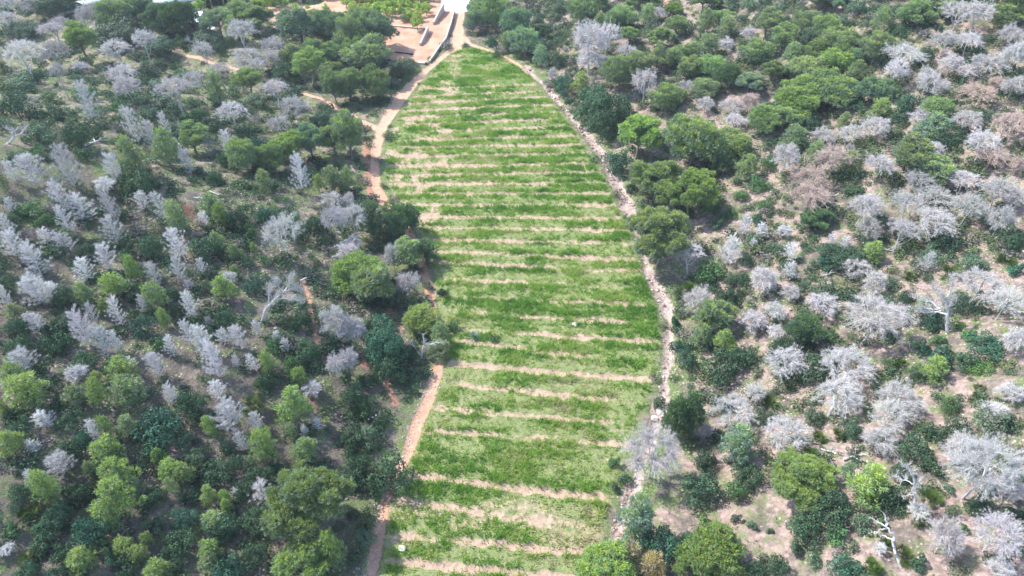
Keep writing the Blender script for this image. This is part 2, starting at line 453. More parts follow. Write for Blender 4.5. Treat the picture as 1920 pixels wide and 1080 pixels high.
# ------------------------------------------------------------------ the ground, one sheet split along its borders
def build_ground():
    ys = [6.0]
    while ys[-1] < 190: ys.append(ys[-1] + 0.0042 * (ys[-1] + 16))
    while ys[-1] < 900: ys.append(ys[-1] * 1.06)
    ys = np.array(ys); ny = len(ys)
    u = np.linspace(-1, 1, 761)
    u = 0.62 * u + 0.38 * u ** 3
    half = np.minimum(1.15 * ys + 45, 260) + np.maximum(0, ys - 190)
    X = u[None] * half[:, None]; Y = np.repeat(ys[:, None], len(u), 1)
    x = X.ravel(); y = Y.ravel()
    df, ds, dp, dr, dl, dt = d_field(x, y), d_stream(x, y), d_path(x, y), d_red(x, y), d_plot(x, y), d_lot(x, y)
    sand = sandiness(x, y)
    z = height_fine(x, y, df, ds, dp, sand)
    nx = len(u)
    i = np.arange(ny - 1)[:, None] * nx + np.arange(nx - 1)[None]
    Q = np.stack([i, i + 1, i + nx + 1, i + nx], -1).reshape(-1, 4)
    xl = np.interp(y, _le[:, 1], _le[:, 0])
    xr = np.interp(y, _re[:, 1], _re[:, 0])
    hillr = sstep(2, 12, x - xr); 
    veg = np.where(x < xl, .42 - .28 * (1 - sstep(45, 75, y)), .16) + .5 * (1 - sstep(0, 5, np.minimum(np.abs(ds), np.abs(df))))
    stony = (fbm(x * .08, y * .08, 91) - .5) * .9 + hillr * .08
    pale = .4 * sstep(75, 100, y) * np.ones_like(x)
    V = np.stack([x, y, z], -1)
    c = lambda a: a[Q].mean(1)
    cp, cs, cf, ct, cl = c(dp), c(ds), c(df), c(dt), c(dl)
    kind = np.full(len(Q), 0)
    kind[cl < 0] = 5
    kind[cf < 0] = 1
    kind[(cp < 0)] = 2
    kind[(cs < 0)] = 3
    kind[ct < 0] = 4
    A = dict(field=df, stream=ds, path=dp, red=dr, plot=dl, lot=dt, sand=sand, veg=veg, stony=stony, pale=pale, left_litter=np.where(x < xl, 1 - sstep(45, 85, y), 0))  # last mask: extra dark litter on the near left slope
    for k, nm in enumerate(['hillside_terrain', 'field_ground', 'earth_path', 'stream_bed', 'paved_lot', 'plot_ground']):
        q = Q[kind == k]
        ids, inv = np.unique(q, return_inverse=True)
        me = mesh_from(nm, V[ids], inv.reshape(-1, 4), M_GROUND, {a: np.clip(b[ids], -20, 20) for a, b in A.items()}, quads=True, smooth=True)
        o = link(nm, me); tag(o, kind='structure')
build_ground()
# ------------------------------------------------------------------ plant prototypes (metres; scaled when planted)
PROTO = {}      # kind -> list of dict(parts=[(name, mesh)], W=crown width, H=height, C=crown centre height)
def curve(p0, p1, bend=0.15, k=5, up=0.0):
    p0 = np.asarray(p0, float); p1 = np.asarray(p1, float)
    t = np.linspace(0, 1, k)[:, None]
    L = np.linalg.norm(p1 - p0)
    off = rng.normal(size=3) * bend * L
    off[2] += up * L
    return p0 + (p1 - p0) * t + off * (t * (1 - t) * 2)

def ell_lobes(n, R, Hc, zc, lo=-.62, rl=(.20, .34), flatten=.8):
    """lobe centres spread over an ellipsoid crown"""
    out = []
    sd = rng.random(2) * 90
    tries = 0
    while len(out) < n and tries < 4000:
        tries += 1
        d = rdir(1)[0]
        if d[2] < lo: continue
        k = rng.uniform(.5, .85) * (.62 + .85 * vnoise(np.array([d[0] * 1.5 + sd[0]]), np.array([d[1] * 1.5 + d[2] * 1.3 + sd[1]]), 7)[0])
        p = d * np.array([R, R, Hc]) * k
        r = rng.uniform(*rl) * R
        if all(np.linalg.norm(p - q) >   .62 * (r + s) for q, s in out): out.append((p, r))
    return [(p + np.array([0, 0, zc]), r) for p, r in out]

def foliage(lobes, per, n_bl, L, Wd, S, flat=.75, keep=.72):
    C = np.array([p for p, r in lobes]); Rr = np.array([r for p, r in lobes])
    for p, r in lobes:
        m = int(per * (r / Rr.mean()) ** 2)
        d = rdir(m * 2); d = d[d[:, 2] > -.6][:m]
        bump = 1 + .5 * (vnoise(d[:, 0] * 4 + p[0] * 7, d[:, 1] * 4 + d[:, 2] * 4 + p[1] * 7, 3) - .5) * 2
        P = p + d * (r * bump * rng.uniform(.72, 1.05, len(d)))[:, None] * np.array([1, 1, flat])
        dist = np.linalg.norm((P[:, None] - C[None]) / np.array([1, 1, flat]), axis=2) / Rr[None]
        P = P[dist.min(1) > keep]; d = d[:len(P)] if len(P) < len(d) else d
        d = unit((P - p))
        k = len(P)
        PP = np.repeat(P, n_bl, 0) + rng.normal(size=(k * n_bl, 3)) * L * .22
        DD = unit(np.repeat(d, n_bl, 0) * .75 + rdir(k * n_bl) * .75 + np.array([0, 0, .35]))
        S.tris(blades(PP, DD, L * rng.uniform(.7, 1.25, len(PP)), Wd))
        S.young = getattr(S, 'young', []); S.young.append(np.repeat(sstep(.15, .75, d[:, 2] + rng.normal(size=k) * .18) * rng.uniform(.6, 1, k), n_bl * 3))  # upward-facing needles turn lighter: painted top light as well as fresh growth

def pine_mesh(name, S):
    return mesh_from(name, np.concatenate(S.V), np.concatenate(S.T), M_PINE, {'young': np.concatenate(S.young)})  # attribute carries the painted lit tops along with the new growth
def make_pine(H, Wc, nl, per, trunk_frac, flatC=.62, lean=.06, sub=0):
    tk = Soup(); cr = Soup()
    R = Wc / 2; Hc = (H * (1 - trunk_frac)) / 2; zc = H * trunk_frac + Hc
    top = np.array([rng.normal() * lean * H, rng.normal() * lean * H, zc + Hc * .55])
    spine = curve((0, 0, -.4), top, .05, 8)
    r0 = .028 * H
    tk.tube(spine, np.linspace(r0, r0 * .3, 8), 7)
    if not sub: lobes = ell_lobes(nl, R, Hc, zc)
    else:                                   # a spreading crown made of several separate heads
        lobes = []
        for i in range(sub):
            a = i * 6.283 / max(sub - 1, 1) + rng.uniform(-.35, .35); rr = R * rng.uniform(.52, .66) if i < sub - 1 else 0
            rs = R * rng.uniform(.36, .48)
            zz = zc + Hc * (rng.uniform(-.35, .2) if i < sub - 1 else .45)
            lobes += [(p + np.array([math.cos(a) * rr, math.sin(a) * rr, 0]), r) for p, r in ell_lobes(nl // sub, rs, rs * rng.uniform(.8, 1.05), zz, -.4, (.26, .42))]
    for p, r in lobes:
        t = np.clip((p[2] * .62) / top[2], .25, .92)
        q = spine[int(round(t * 7))]
        br = curve(q, p, .10, 5, -.06)
        tk.tube(br, np.linspace(r0 * .33, r0 * .1, 5), 4)
        # bare inner twigs below the needles
        k = 60
        PP = p + rdir(k) * r * .55 * np.array([1, 1, .6]) - np.array([0, 0, r * .25])
        cr_tw = blades(PP, unit(rdir(k) + np.array([0, 0, -.1])), .5 * r, .03)
        tk.tris(cr_tw)
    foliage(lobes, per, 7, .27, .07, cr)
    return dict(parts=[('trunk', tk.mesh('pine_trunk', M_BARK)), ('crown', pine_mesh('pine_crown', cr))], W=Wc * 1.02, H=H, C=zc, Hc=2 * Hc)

def make_young(H, Wc):
    tk = Soup(); cr = Soup()
    R = Wc / 2
    top = np.array([rng.normal() * .05, rng.normal() * .05, H * .93])
    spine = curve((0, 0, -.3), top, .03, 7)
    tk.tube(spine, np.linspace(.07, .015, 7), 6)
    lobes = []
    n = 15
    for i in range(n):
        t = (i + .5) / n
        z = H * (.2 + .75 * t)
        rad = R * (1 - .75 * max(0, t - .25)) * rng.uniform(.35, .75)
        a = i * 2.4 + rng.uniform(-.4, .4)
        if t > .9: rad *= .2
        p = np.array([math.cos(a) * rad, math.sin(a) * rad, z])
        lobes.append((p, R * rng.uniform(.34, .5) * (1 - .35 * t)))
        q = spine[min(6, int(t * 6))]
        tk.tube(curve(q, p, .08, 4), np.linspace(.03, .012, 4), 4)
        k = 14
        tk.tris(blades(p + rdir(k) * R * .3 - np.array([0, 0, .15]), rdir(k), .35, .02))
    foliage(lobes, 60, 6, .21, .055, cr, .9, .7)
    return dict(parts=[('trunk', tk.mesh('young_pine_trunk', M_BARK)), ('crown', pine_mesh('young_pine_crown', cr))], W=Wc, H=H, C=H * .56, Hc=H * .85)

def twig_fan(S, P, out, n, L, Wd, spread=.75):
    k = len(P)
    PP = np.repeat(P, n, 0) + rng.normal(size=(k * n, 3)) * L * .22
    DD = unit(np.repeat(out, n, 0) + rdir(k * n) * spread)
    S.tris(blades(PP, DD, L * rng.uniform(.5, 1.3, k * n), Wd))

def make_dead(H, Wc, ntip, trunk_frac, flatC, ntw=54, lean=.08, L=.33):
    """broad dead pine: trunk and limbs, and a haze of fine bare twigs"""
    tk = Soup(); tw = Soup()
    R = Wc / 2; Hc = H * (1 - trunk_frac) / 2; zc = H * trunk_frac + Hc
    top = np.array([rng.normal() * lean * H, rng.normal() * lean * H, zc + Hc * .25])
    spine = curve((0, 0, -.4), top, .06, 8)
    r0 = .021 * H
    tk.tube(spine, np.linspace(r0, r0 * .35, 8), 6)
    limbs = []
    nl = 11
    for i in range(nl):
        a = i * 2.4 + rng.uniform(-.3, .3)
        el = rng.uniform(.0, 1.1) if i < nl - 3 else rng.uniform(.9, 1.5)
        e = np.array([math.cos(a) * math.cos(el) * R, math.sin(a) * math.cos(el) * R, math.sin(el) * Hc]) * rng.uniform(.5, .72) + np.array([0, 0, zc])
        q = spine[rng.integers(3, 8)]
        c = curve(q, e, .13, 6, -.12)
        tk.tube(c, np.linspace(r0 * .42, r0 * .14, 6), 5)
        limbs += list(c[2:])
    limbs = np.array(limbs)
    sd = rng.random(2) * 90
    clump = rdir(26); clump = clump[clump[:, 2] > -.5]
    tips = []
    while len(tips) < ntip:
        d = rdir(1)[0]
        if d[2] < flatC: continue
        if rng.random() > .35 + .9 * max(0, (clump @ d).max() - .72) / .28: continue
        k = rng.uniform(.55, 1.0) * (.62 + .75 * vnoise(np.array([d[0] * 1.6 + sd[0]]), np.array([d[1] * 1.6 + d[2] + sd[1]]), 8)[0])
        tips.append(d * np.array([R, R, Hc]) * k + np.array([0, 0, zc]))
    tips = np.array(tips)
    for p in tips:
        q = limbs[np.argmin(np.linalg.norm(limbs - p, axis=1) + rng.random(len(limbs)) * .4)]
        c = curve(q, p, .12, 4)
        tw.tube(c, np.linspace(.022, .009, 4), 3)
        out = unit(p - np.array([0, 0, zc - Hc * .5]))
        twig_fan(tw, c[1:], np.repeat(out[None], 3, 0) * .8 + unit(p - q) * .4, ntw // 3, L, .018, 1.05)
    return dict(parts=[('trunk', tk.mesh('dead_trunk', M_DEADB)), ('twigs', tw.mesh('dead_twigs', M_TWIG))], W=Wc * 1.08, H=H, C=zc, Hc=2 * Hc)

def make_plume(H, Wc):
    """narrow young dead pine like a feather"""
    tk = Soup(); tw = Soup(); R = Wc / 2
    top = np.array([rng.normal() * .12, rng.normal() * .12, H])
    spine = curve((0, 0, -.3), top, .04, 9)
    tk.tube(spine, np.linspace(.075, .012, 9), 6)
    n = 46
    for i in range(n):
        t = .12 + .86 * (i + .5) / n
        q = spine[0] + (spine[-1] - spine[0]) * t
        f = t * 8; q = spine[int(f)] + (spine[min(8, int(f) + 1)] - spine[int(f)]) * (f - int(f))
        a = i * 2.4 + rng.uniform(-.5, .5)
        ln = R * (1.15 - .95 * t) * rng.uniform(.6, 1.25) * (1 if t > .22 else .7) + .12
        el = rng.uniform(.35, .85)
        d = np.array([math.cos(a) * math.cos(el), math.sin(a) * math.cos(el), math.sin(el)])
        c = curve(q, q + d * ln / max(math.cos(el), .5), .08, 4, -.08)
        tk.tube(c, np.linspace(.02, .007, 4), 3)
        P = np.repeat(c[1:], 1, 0)
        twig_fan(tw, P, np.repeat((d + np.array([0, 0, .35]))[None], len(P), 0), 36, .27, .016, .85)
    return dict(parts=[('trunk', tk.mesh('dead_trunk', M_DEADB)), ('twigs', tw.mesh('dead_twigs', M_TWIG))], W=Wc * 1.1, H=H, C=H * .52, Hc=H * .95)

def make_shrub(Wc, H, nl, per, L, lo=-.05):
    sp = Soup(); st = Soup(); R = Wc / 2
    lobes = ell_lobes(nl, R, H * .75, H * .22, lo, (.30, .46))
    lobes.append((np.array([0, 0, H * .4]), R * .5))
    C = np.array([p for p, r in lobes]); Rr = np.array([r for p, r in lobes])
    for p, r in lobes:
        m = int(per * (r / Rr.mean()) ** 2)
        d = rdir(m * 2); d = d[d[:, 2] > -.5][:m]
        bump = 1 + .3 * (vnoise(d[:, 0] * 4 + p[0] * 9, d[:, 1] * 4 + d[:, 2] * 5 + p[1] * 9, 3) - .5) * 2
        P = p + d * (r * bump * rng.uniform(.66, 1.04, len(d)))[:, None] * np.array([1, 1, .85])
        P = P[(np.linalg.norm(P[:, None] - C[None], axis=2) / Rr[None]).min(1) > .62]
        P = P[P[:, 2] > -.1]
        N = unit(P - p + rdir(len(P)) * .7 * r + np.array([0, 0, .25 * r]))
        sp.tris(leaves(P, N, L * rng.uniform(.7, 1.3, len(P))))
        st.tube(curve((rng.normal() * .08 * Wc, rng.normal() * .08 * Wc, -.25), p, .1, 4), np.linspace(.03, .012, 4) * (1 + .3 * Wc / 2), 4)
    return dict(parts=[('stems', st.mesh('shrub_stems', M_BARK)), ('foliage', sp.mesh('shrub_leaves', M_LEAF))], W=Wc, H=H, C=H * .45, Hc=H * .95)

def make_palm(Wc):
    sp = Soup(); st = Soup()
    for i in range(30):
        a = rng.uniform(0, 6.283); el = rng.uniform(.15, 1.35)
        base = np.array([rng.normal() * .16, rng.normal() * .16, 0.05])
        d = np.array([math.cos(a) * math.cos(el), math.sin(a) * math.cos(el), math.sin(el)])
        ln = Wc * .5 * rng.uniform(.45, .75)
        p = base + d * ln
        st.tube(np.stack([base, base + d * ln * .5 + np.array([0, 0, .04]), p]), [.016, .012, .009], 3)
        side = unit(np.cross(d, np.array([0, 0, 1.0]) + .2 * rdir(1)[0]))
        for k in np.linspace(-1.25, 1.25, 13):
            dd = d * math.cos(k) + side * math.sin(k) + np.array([0, 0, -.08 * abs(k)])
            l2 = Wc * .5 * rng.uniform(.42, .56)
            wv = np.cross(unit(dd), unit(np.cross(d, side))) * .035
            sp.tris(np.stack([p - wv * .4, p + wv * .4, p + dd * l2])[None])
            sp.tris(np.stack([p + wv * .4 + dd * .02, p - wv + dd * l2 * .55, p + dd * l2])[None])
    return dict(parts=[('stalks', st.mesh('palm_stalks', M_PALM)), ('fronds', sp.mesh('palm_fronds', M_PALM))], W=Wc, H=Wc * .62, C=Wc * .3, Hc=Wc * .6)

def make_orchard(Wc, H):
    tk = Soup(); cr = Soup(); R = Wc / 2
    tk.tube(curve((0, 0, -.3), (0, 0, H * .5), .06, 5), np.linspace(.08, .05, 5), 6)
    lobes = ell_lobes(13, R, H * .42, H * .60, -.5, (.3, .45))
    C = np.array([p for p, r in lobes]); Rr = np.array([r for p, r in lobes])
    for p, r in lobes:
        tk.tube(curve((0, 0, H * .4), p, .1, 4), np.linspace(.04, .012, 4), 4)
        d = rdir(170); d = d[d[:, 2] > -.6][:120]
        P = p + d * (r * rng.uniform(.6, 1.1, len(d)))[:, None]
        P = P[(np.linalg.norm(P[:, None] - C[None], axis=2) / Rr[None]).min(1) > .6]
        cr.tris(leaves(P, unit(P - p + rdir(len(P)) * .8 * r), .2 * rng.uniform(.7, 1.3, len(P))))
    return dict(parts=[('trunk', tk.mesh('orchard_trunk', M_BARK)), ('crown', cr.mesh('orchard_crown', M_ORCH))], W=Wc, H=H, C=H * .58, Hc=H * .8)

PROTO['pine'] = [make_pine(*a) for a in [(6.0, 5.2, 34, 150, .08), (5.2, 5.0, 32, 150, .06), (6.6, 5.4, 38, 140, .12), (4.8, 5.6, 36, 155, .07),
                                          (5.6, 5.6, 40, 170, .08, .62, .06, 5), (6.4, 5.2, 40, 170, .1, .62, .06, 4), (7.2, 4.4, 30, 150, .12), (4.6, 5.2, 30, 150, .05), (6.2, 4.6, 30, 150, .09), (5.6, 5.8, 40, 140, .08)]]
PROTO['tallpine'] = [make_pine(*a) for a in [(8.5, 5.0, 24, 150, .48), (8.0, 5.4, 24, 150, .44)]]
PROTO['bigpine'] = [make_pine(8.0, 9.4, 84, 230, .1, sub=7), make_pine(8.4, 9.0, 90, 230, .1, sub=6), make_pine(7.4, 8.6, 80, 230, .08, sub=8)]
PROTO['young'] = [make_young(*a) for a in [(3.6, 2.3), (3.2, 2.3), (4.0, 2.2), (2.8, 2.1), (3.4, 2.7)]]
PROTO['dead'] = [make_dead(*a) for a in [(5.6, 5.2, 210, .22, -.35), (5.0, 5.4, 220, .2, -.25), (6.2, 5.0, 200, .26, -.35), (4.8, 5.0, 210, .16, -.45), (5.6, 5.8, 230, .24, -.3), (6.4, 4.4, 170, .2, -.4), (4.4, 5.8, 190, .18, -.3), (5.4, 4.8, 150, .3, -.2)]]
PROTO['talldead'] = [make_dead(8.0, 4.8, 170, .55, -.2), make_dead(7.6, 5.2, 180, .5, -.1), make_dead(7.0, 5.0, 190, .45, -.25)]
PROTO['smalldead'] = [make_dead(*a, L=.28) for a in [(2.6, 2.4, 110, .12, -.5), (2.9, 2.3, 110, .15, -.5), (2.4, 2.6, 120, .1, -.4)]]
PROTO['bigdead'] = [make_dead(8.0, 8.4, 480, .24, -.4, 60), make_dead(7.6, 8.0, 460, .22, -.45, 60)]
PROTO['plume'] = [make_plume(*a) for a in [(3.8, 2.3), (3.4, 2.2), (4.3, 2.4), (3.0, 2.1), (3.8, 2.8), (3.4, 2.6)]]
PROTO['shrub'] = [make_shrub(*a) for a in [(2.6, 1.7, 12, 250, .13), (2.4, 1.4, 11, 250, .125), (2.8, 1.5, 14, 240, .13), (2.2, 1.6, 10, 260, .125), (2.6, 1.3, 13, 240, .125)]]
PROTO['bigshrub'] = [make_shrub(5.0, 3.8, 30, 640, .17), make_shrub(4.8, 4.2, 30, 640, .17), make_shrub(5.2, 3.4, 32, 600, .17)]
PROTO['smallshrub'] = [make_shrub(*a) for a in [(1.2, .75, 7, 140, .105), (1.3, .7, 7, 140, .10), (1.1, .8, 6, 140, .105)]]
PROTO['palm'] = [make_palm(2.0), make_palm(1.8), make_palm(2.2)]
PROTO['orchard'] = [make_orchard(2.2, 2.3), make_orchard(2.0, 2.1), make_orchard(2.4, 2.3)]
# ------------------------------------------------------------------ what grows where: kind, crown centre x y, crown width, crown height, bare trunk below (tile pixels, 3 per photo pixel)
TILES = {
(0, 0): """D 40 60 120 110;D 190 60 140 110;gk 320 40 200 120;D 60 150 150 100;D 290 185 150 120 60;D 340 130 120 90 40;D 500 90 170 150 40
gy 450 200 170 160 90;g 650 90 160 160 20;D 620 110 80 120 30;gk 780 60 160 140;gk 900 100 150 130 30;gk 990 90 160 180 20;D 120 290 230 140 80;D 310 300 180 120 50
D 320 400 100 120 100;D 640 280 170 140 60;D 800 220 150 60 120;D 1150 280 120 80 90;D 690 420 180 110 20;D 730 520 160 130;D 980 500 220 180 90;D 1090 460 120 140 40
D 1310 630 180 140 60;D 1370 250 180 160;D 1530 260 160 120 20;D 1400 350 200 90;D 1540 320 110 90 30;gb 1220 110 150 120 60;g 1330 70 140 120;g 1450 110 170 150;gy 1300 160 90 120 30
gb 1680 160 180 180;g 1780 120 140 120;gb 1860 150 150 160;g 1640 320 110 130 20;g 1760 280 130 110;g 1850 300 140 110;gy 1740 390 160 110 50;g 1850 400 120 90;g 1880 500 110 160
gy 1390 430 140 110 60;g 1220 490 100 110 60;D 1540 500 150 90 70;D 1660 610 160 130 30;D 1570 720 140 120;g 1870 780 160 180 10;gy 1630 830 150 170;gb 1750 810 130 190;sb 1460 815 110 100
D 1240 410 120 70;g 1090 810 150 130;g 930 850 130 180;g 740 900 120 200;g 1370 880 150 200;g 1530 900 140 170;g 1480 1030 100 120;s 780 1020 170 160;d 1690 990 110 200;g 1870 1020 120 130
gy 1790 1040 60 90;d 480 590 110 230;d 750 720 120 200;d 860 780 90 200;d 380 960 170 240;d 170 970 170 180;d 640 960 100 160;d 590 1050 120 80;d 60 970 70 120;s 840 640 130 70;s 970 640 130 70
s 910 590 130 70;s 200 430 90 70;s 60 590 160 140;s 200 640 110 80;s 300 640 120 70;s 420 750 170 160;s 200 760 160 80;s 1820 680 140 90;s 1600 410 140 110;s 1250 275 70 60;s 890 360 70 40
sg 650 600 100 50;sg 1020 235 70 60;s 470 870 100 80;sg 270 540 90 50;so 100 480 160 60;d 1060 920 80 130;d 1270 800 110 120;s 1260 890 90 100;s 1200 1000 90 80;d 450 380 90 60;g 20 1030 60 100
so 130 160 160 80;sg 160 180 90 60;so 660 190 240 80;s 900 260 160 70;so 1180 210 150 70;s 820 390 110 60;sg 480 530 130 60;so 1420 560 110 60;sg 1100 650 120 60;so 560 640 110 60;sg 700 650 110 60
s 520 740 90 80;s 700 820 90 70;so 1000 720 130 60;s 1190 700 110 60;sg 1020 420 100 50;so 880 480 100 60;d 930 700 70 130;d 1010 870 70 150;s 100 880 120 70;sg 210 850 100 60;so 760 770 90 60
g 20 400 70 90;D 1450 400 120 60;d 1170 830 80 120;s 1630 490 90 60;so 1350 730 90 60;s 1090 590 90 60""",
(640, 0): """g 60 200 160 230 10;g 100 110 140 120;gb 200 190 170 170;g 70 300 130 150;g 150 370 200 160;g 40 480 140 180;g 190 470 130 180;so 340 380 140 90;g 40 790 150 230;g 30 1020 80 130
so 360 95 60 50;g 780 60 150 120;g 870 90 140 170;gb 740 120 90 120;gb 990 140 130 160;gk 1140 185 90 100;sb 850 215 60 80;gb 1040 240 150 150;g 930 240 80 90;gb 1120 320 90 100
s 1225 330 80 90;D 1190 430 60 80;sb 1260 470 110 130;gy 1350 490 100 90;D 1400 290 240 210;D 1400 370 200 120;D 1490 230 160 140;D 1610 310 120 90;s 1420 590 200 220;s 1500 650 225 250
g 1560 430 150 170;g 1660 380 140 120;D 1700 500 150 170 20;g 1830 560 150 140;gy 1670 760 240 250 20;gb 1880 780 110 220;sb 1560 890 130 180;gB 1770 1030 270 230;gY 1975 1110 250 260
s 1630 1050 60 60;so 1610 620 80 70;g 1350 60 130 130;g 1570 100 150 120;g 1450 150 80 60;g 1620 200 100 100;g 1680 40 150 80;g 1790 230 130 100;g 1860 330 120 110;g 1720 90 90 100
g 1780 320 80 130;s 1265 130 40 50;g 1040 10 70 50;so 1100 110 60 50;so 1190 90 70 50;so 1010 60 60 50;s 1230 190 50 50;so 1080 180 60 50;so 1150 250 80 70;so 1220 50 60 50;s 880 300 50 60
g 1890 150 100 90;so 1740 150 70 40;g 230 280 60 120;sg 1000 300 50 60;so 950 100 60 60""",
(1280, 0): """g 120 30 150 90;g 220 100 110 80;g 130 130 90 120;g 250 170 100 90;D 370 200 80 70;D 240 270 90 60;g 140 270 100 80;g 50 290 110 80;g 420 290 150 110;g 180 370 140 110;g 40 380 110 120
g 510 400 120 110;gb 370 470 150 120;g 140 500 120 100;gk 270 440 120 120;g 620 310 90 100;g 560 230 130 90;g 680 150 130 100;g 820 160 130 130;gb 700 230 90 80;g 760 310 130 70;g 880 250 160 110
gy 870 350 150 100;g 710 380 170 110;gy 690 520 180 140 20;g 830 500 200 140 40;gy 630 600 190 130;gk 900 560 90 110;g 1090 270 140 150;g 1110 130 110 120;g 1300 110 150 70;gb 1090 510 150 130
D 780 340 60 50;D 1230 350 220 140;D 1200 440 140 150;D 1530 130 200 150;D 1650 120 180 140;D 1480 230 150 120 30;D 1600 260 170 110;D 1840 210 120 120;D 1870 320 130 200;D 1700 380 220 130
D 1600 420 150 100;D 1500 380 120 110;D 1400 520 200 150;D 1370 430 100 90;R 1670 540 220 130 10;D 1860 500 140 130;g 1440 620 140 100;sb 1260 560 100 150;s 1220 660 100 70;gb 1400 730 140 140
D 1590 700 190 110;D 1320 680 100 100;R 1840 700 220 150 50;D 1660 850 190 160;R 1720 910 170 130;R 1880 930 80 120;g 450 690 130 140;g 570 690 180 90;g 620 800 130 120;g 750 860 100 100
g 75 780 250 250 20;g 270 800 150 120;gy 320 850 120 100;g 240 920 110 110;g 370 960 120 130;R 370 590 120 120;D 270 620 150 90;D 290 690 140 90;D 130 600 90 80;D 580 920 130 160
R 840 950 220 130;R 700 1050 210 160;R 860 930 120 80;D 790 770 130 90;D 930 780 140 110;D 1070 740 190 140;D 930 860 70 100;D 1100 930 180 130 40;g 1260 920 170 130;g 1390 1000 180 90
g 910 960 120 90;s 1220 770 60 50;D 1330 1060 200 80;D 1560 1050 180 90;gy 80 1030 150 90;g 1830 110 140 80;g 1600 20 150 50;g 1850 50 180 70;g 1330 20 110 60;so 980 50 100 80;g 760 30 110 60
g 910 680 60 70;so 430 90 70 60;g 470 180 120 70;so 340 110 80 50;so 580 110 80 50;so 540 40 80 50;so 660 60 80 50;so 900 110 90 50;so 1180 50 90 40;so 480 120 60 40;so 1220 160 80 40;so 1240 250 70 40
g 1480 80 130 70;so 700 190 80 50;sg 1180 170 70 50;s 1360 300 90 110;s 980 590 120 70;s 500 610 110 60;so 1160 200 60 40;g 1420 40 90 60;g 1710 40 120 60;gb 960 330 90 90;s 1700 660 110 70
s 1500 790 110 80;sg 480 920 90 70;sg 430 1040 120 70;s 720 700 110 80;so 1700 220 70 50;R 1760 480 110 80""",
(0, 360): """d 60 80 60 90;d 330 40 120 180;d 370 160 90 160;d 460 100 140 160;sg 160 100 130 80;s 60 160 100 80;sg 240 160 100 70;d 620 100 110 200;d 630 230 130 170;d 800 60 100 100;d 900 90 110 160
g 1000 160 120 180;Rd 1070 140 70 130;g 1190 70 100 100;gy 1240 140 80 120;s 1330 150 120 130;d 1150 160 70 80;sb 1480 130 110 90;sg 1650 150 90 60;s 1760 190 130 110;D 1590 230 220 170 70
D 1870 60 110 90;D 1880 190 150 200;d 40 210 100 150;d 90 300 130 160;d 190 400 140 180;d 260 270 100 100;d 350 300 120 130;d 590 370 120 150;d 480 470 120 100;gy 740 440 90 130;gy 640 530 140 130
g 870 600 130 150;g 480 590 110 130;d 870 470 90 150;d 990 300 130 170;d 1000 440 90 140;d 1130 430 70 100;s 840 300 120 150;s 1150 330 150 120;g 1220 280 80 100;g 1310 350 80 90;gy 1425 320 40 60
d 210 560 160 180;d 290 570 110 120;s 350 590 120 120;gy 580 650 70 90;d 660 680 100 180;d 450 770 150 220;d 510 700 80 150;d 570 850 110 170;d 660 850 80 140;d 800 640 60 130;d 1060 650 100 190
d 1060 520 50 60;gy 1260 560 120 120;sb 1420 510 120 130;d 1290 490 80 60;gy 1320 450 50 60;d 1450 770 60 90;d 1180 740 50 70;d 1250 810 80 90;d 1340 820 120 140;d 1430 960 80 100;d 1330 955 50 70
d 1120 830 120 150;d 1050 800 90 140;d 960 870 80 120;d 1200 960 120 200;d 880 980 100 150;d 720 970 80 80;d 110 950 150 140;d 430 1030 130 90;gy 45 950 60 60;gy 90 1060 130 60;gy 700 1040 170 90
gy 540 1050 70 70;gy 1510 970 80 130;gy 1680 1040 90 90;s 80 750 120 130;d 190 730 110 130;g 90 690 80 70;sb 800 760 130 110;s 1000 680 100 90;gy 920 720 70 110;sg 890 850 90 100;s 1730 890 130 110
s 1720 710 90 60;s 1620 740 100 70;s 1250 720 120 110;s 1190 800 70 60;D 1890 760 140 180;D 1870 940 130 150 60;s 1640 240 90 70;s 480 330 100 80;s 720 330 80 70;sg 1400 210 90 80;so 350 730 130 80
s 500 130 110 70;sb 1200 120 80 70;s 300 840 150 110;s 120 870 140 110;s 470 950 130 90;sg 300 870 90 70;so 1160 540 90 60;s 1370 390 90 60;sg 1480 380 80 50;s 620 1000 110 80;so 1560 820 100 60
sg 1540 870 90 70;s 760 590 90 90;s 950 580 100 90;s 40 520 110 110;so 560 280 90 50;s 330 330 110 80;so 1000 80 80 60;s 1180 460 90 60;d 30 590 70 120;d 1610 870 70 80;d 1560 830 60 80;so 1680 640 80 50
s 1120 730 90 80;sg 1640 960 110 80;s 1500 1060 120 60""",
(640, 360): """D 90 190 180 160;D 40 60 80 110;D 60 300 130 90;D 40 370 120 120;gk 170 170 140 180;gk 330 160 180 170;g 390 350 160 170;gk 480 340 130 130;D 290 380 100 130;gy 120 480 240 160;g 200 560 200 140
D 375 530 130 120;s 280 570 160 160;D 60 780 150 200;gy 460 730 180 130;g 560 800 100 120;g 550 890 120 100;sb 240 860 230 230;s 260 980 200 130;s 160 770 130 110;gB 1795 280 335 320;D 1895 350 100 130
sb 1890 830 80 160;D 40 960 120 150;sb 1880 700 60 120;s 390 890 110 80;so 270 210 70 70;s 570 560 60 60;so 480 520 60 50;sg 640 760 70 50""",
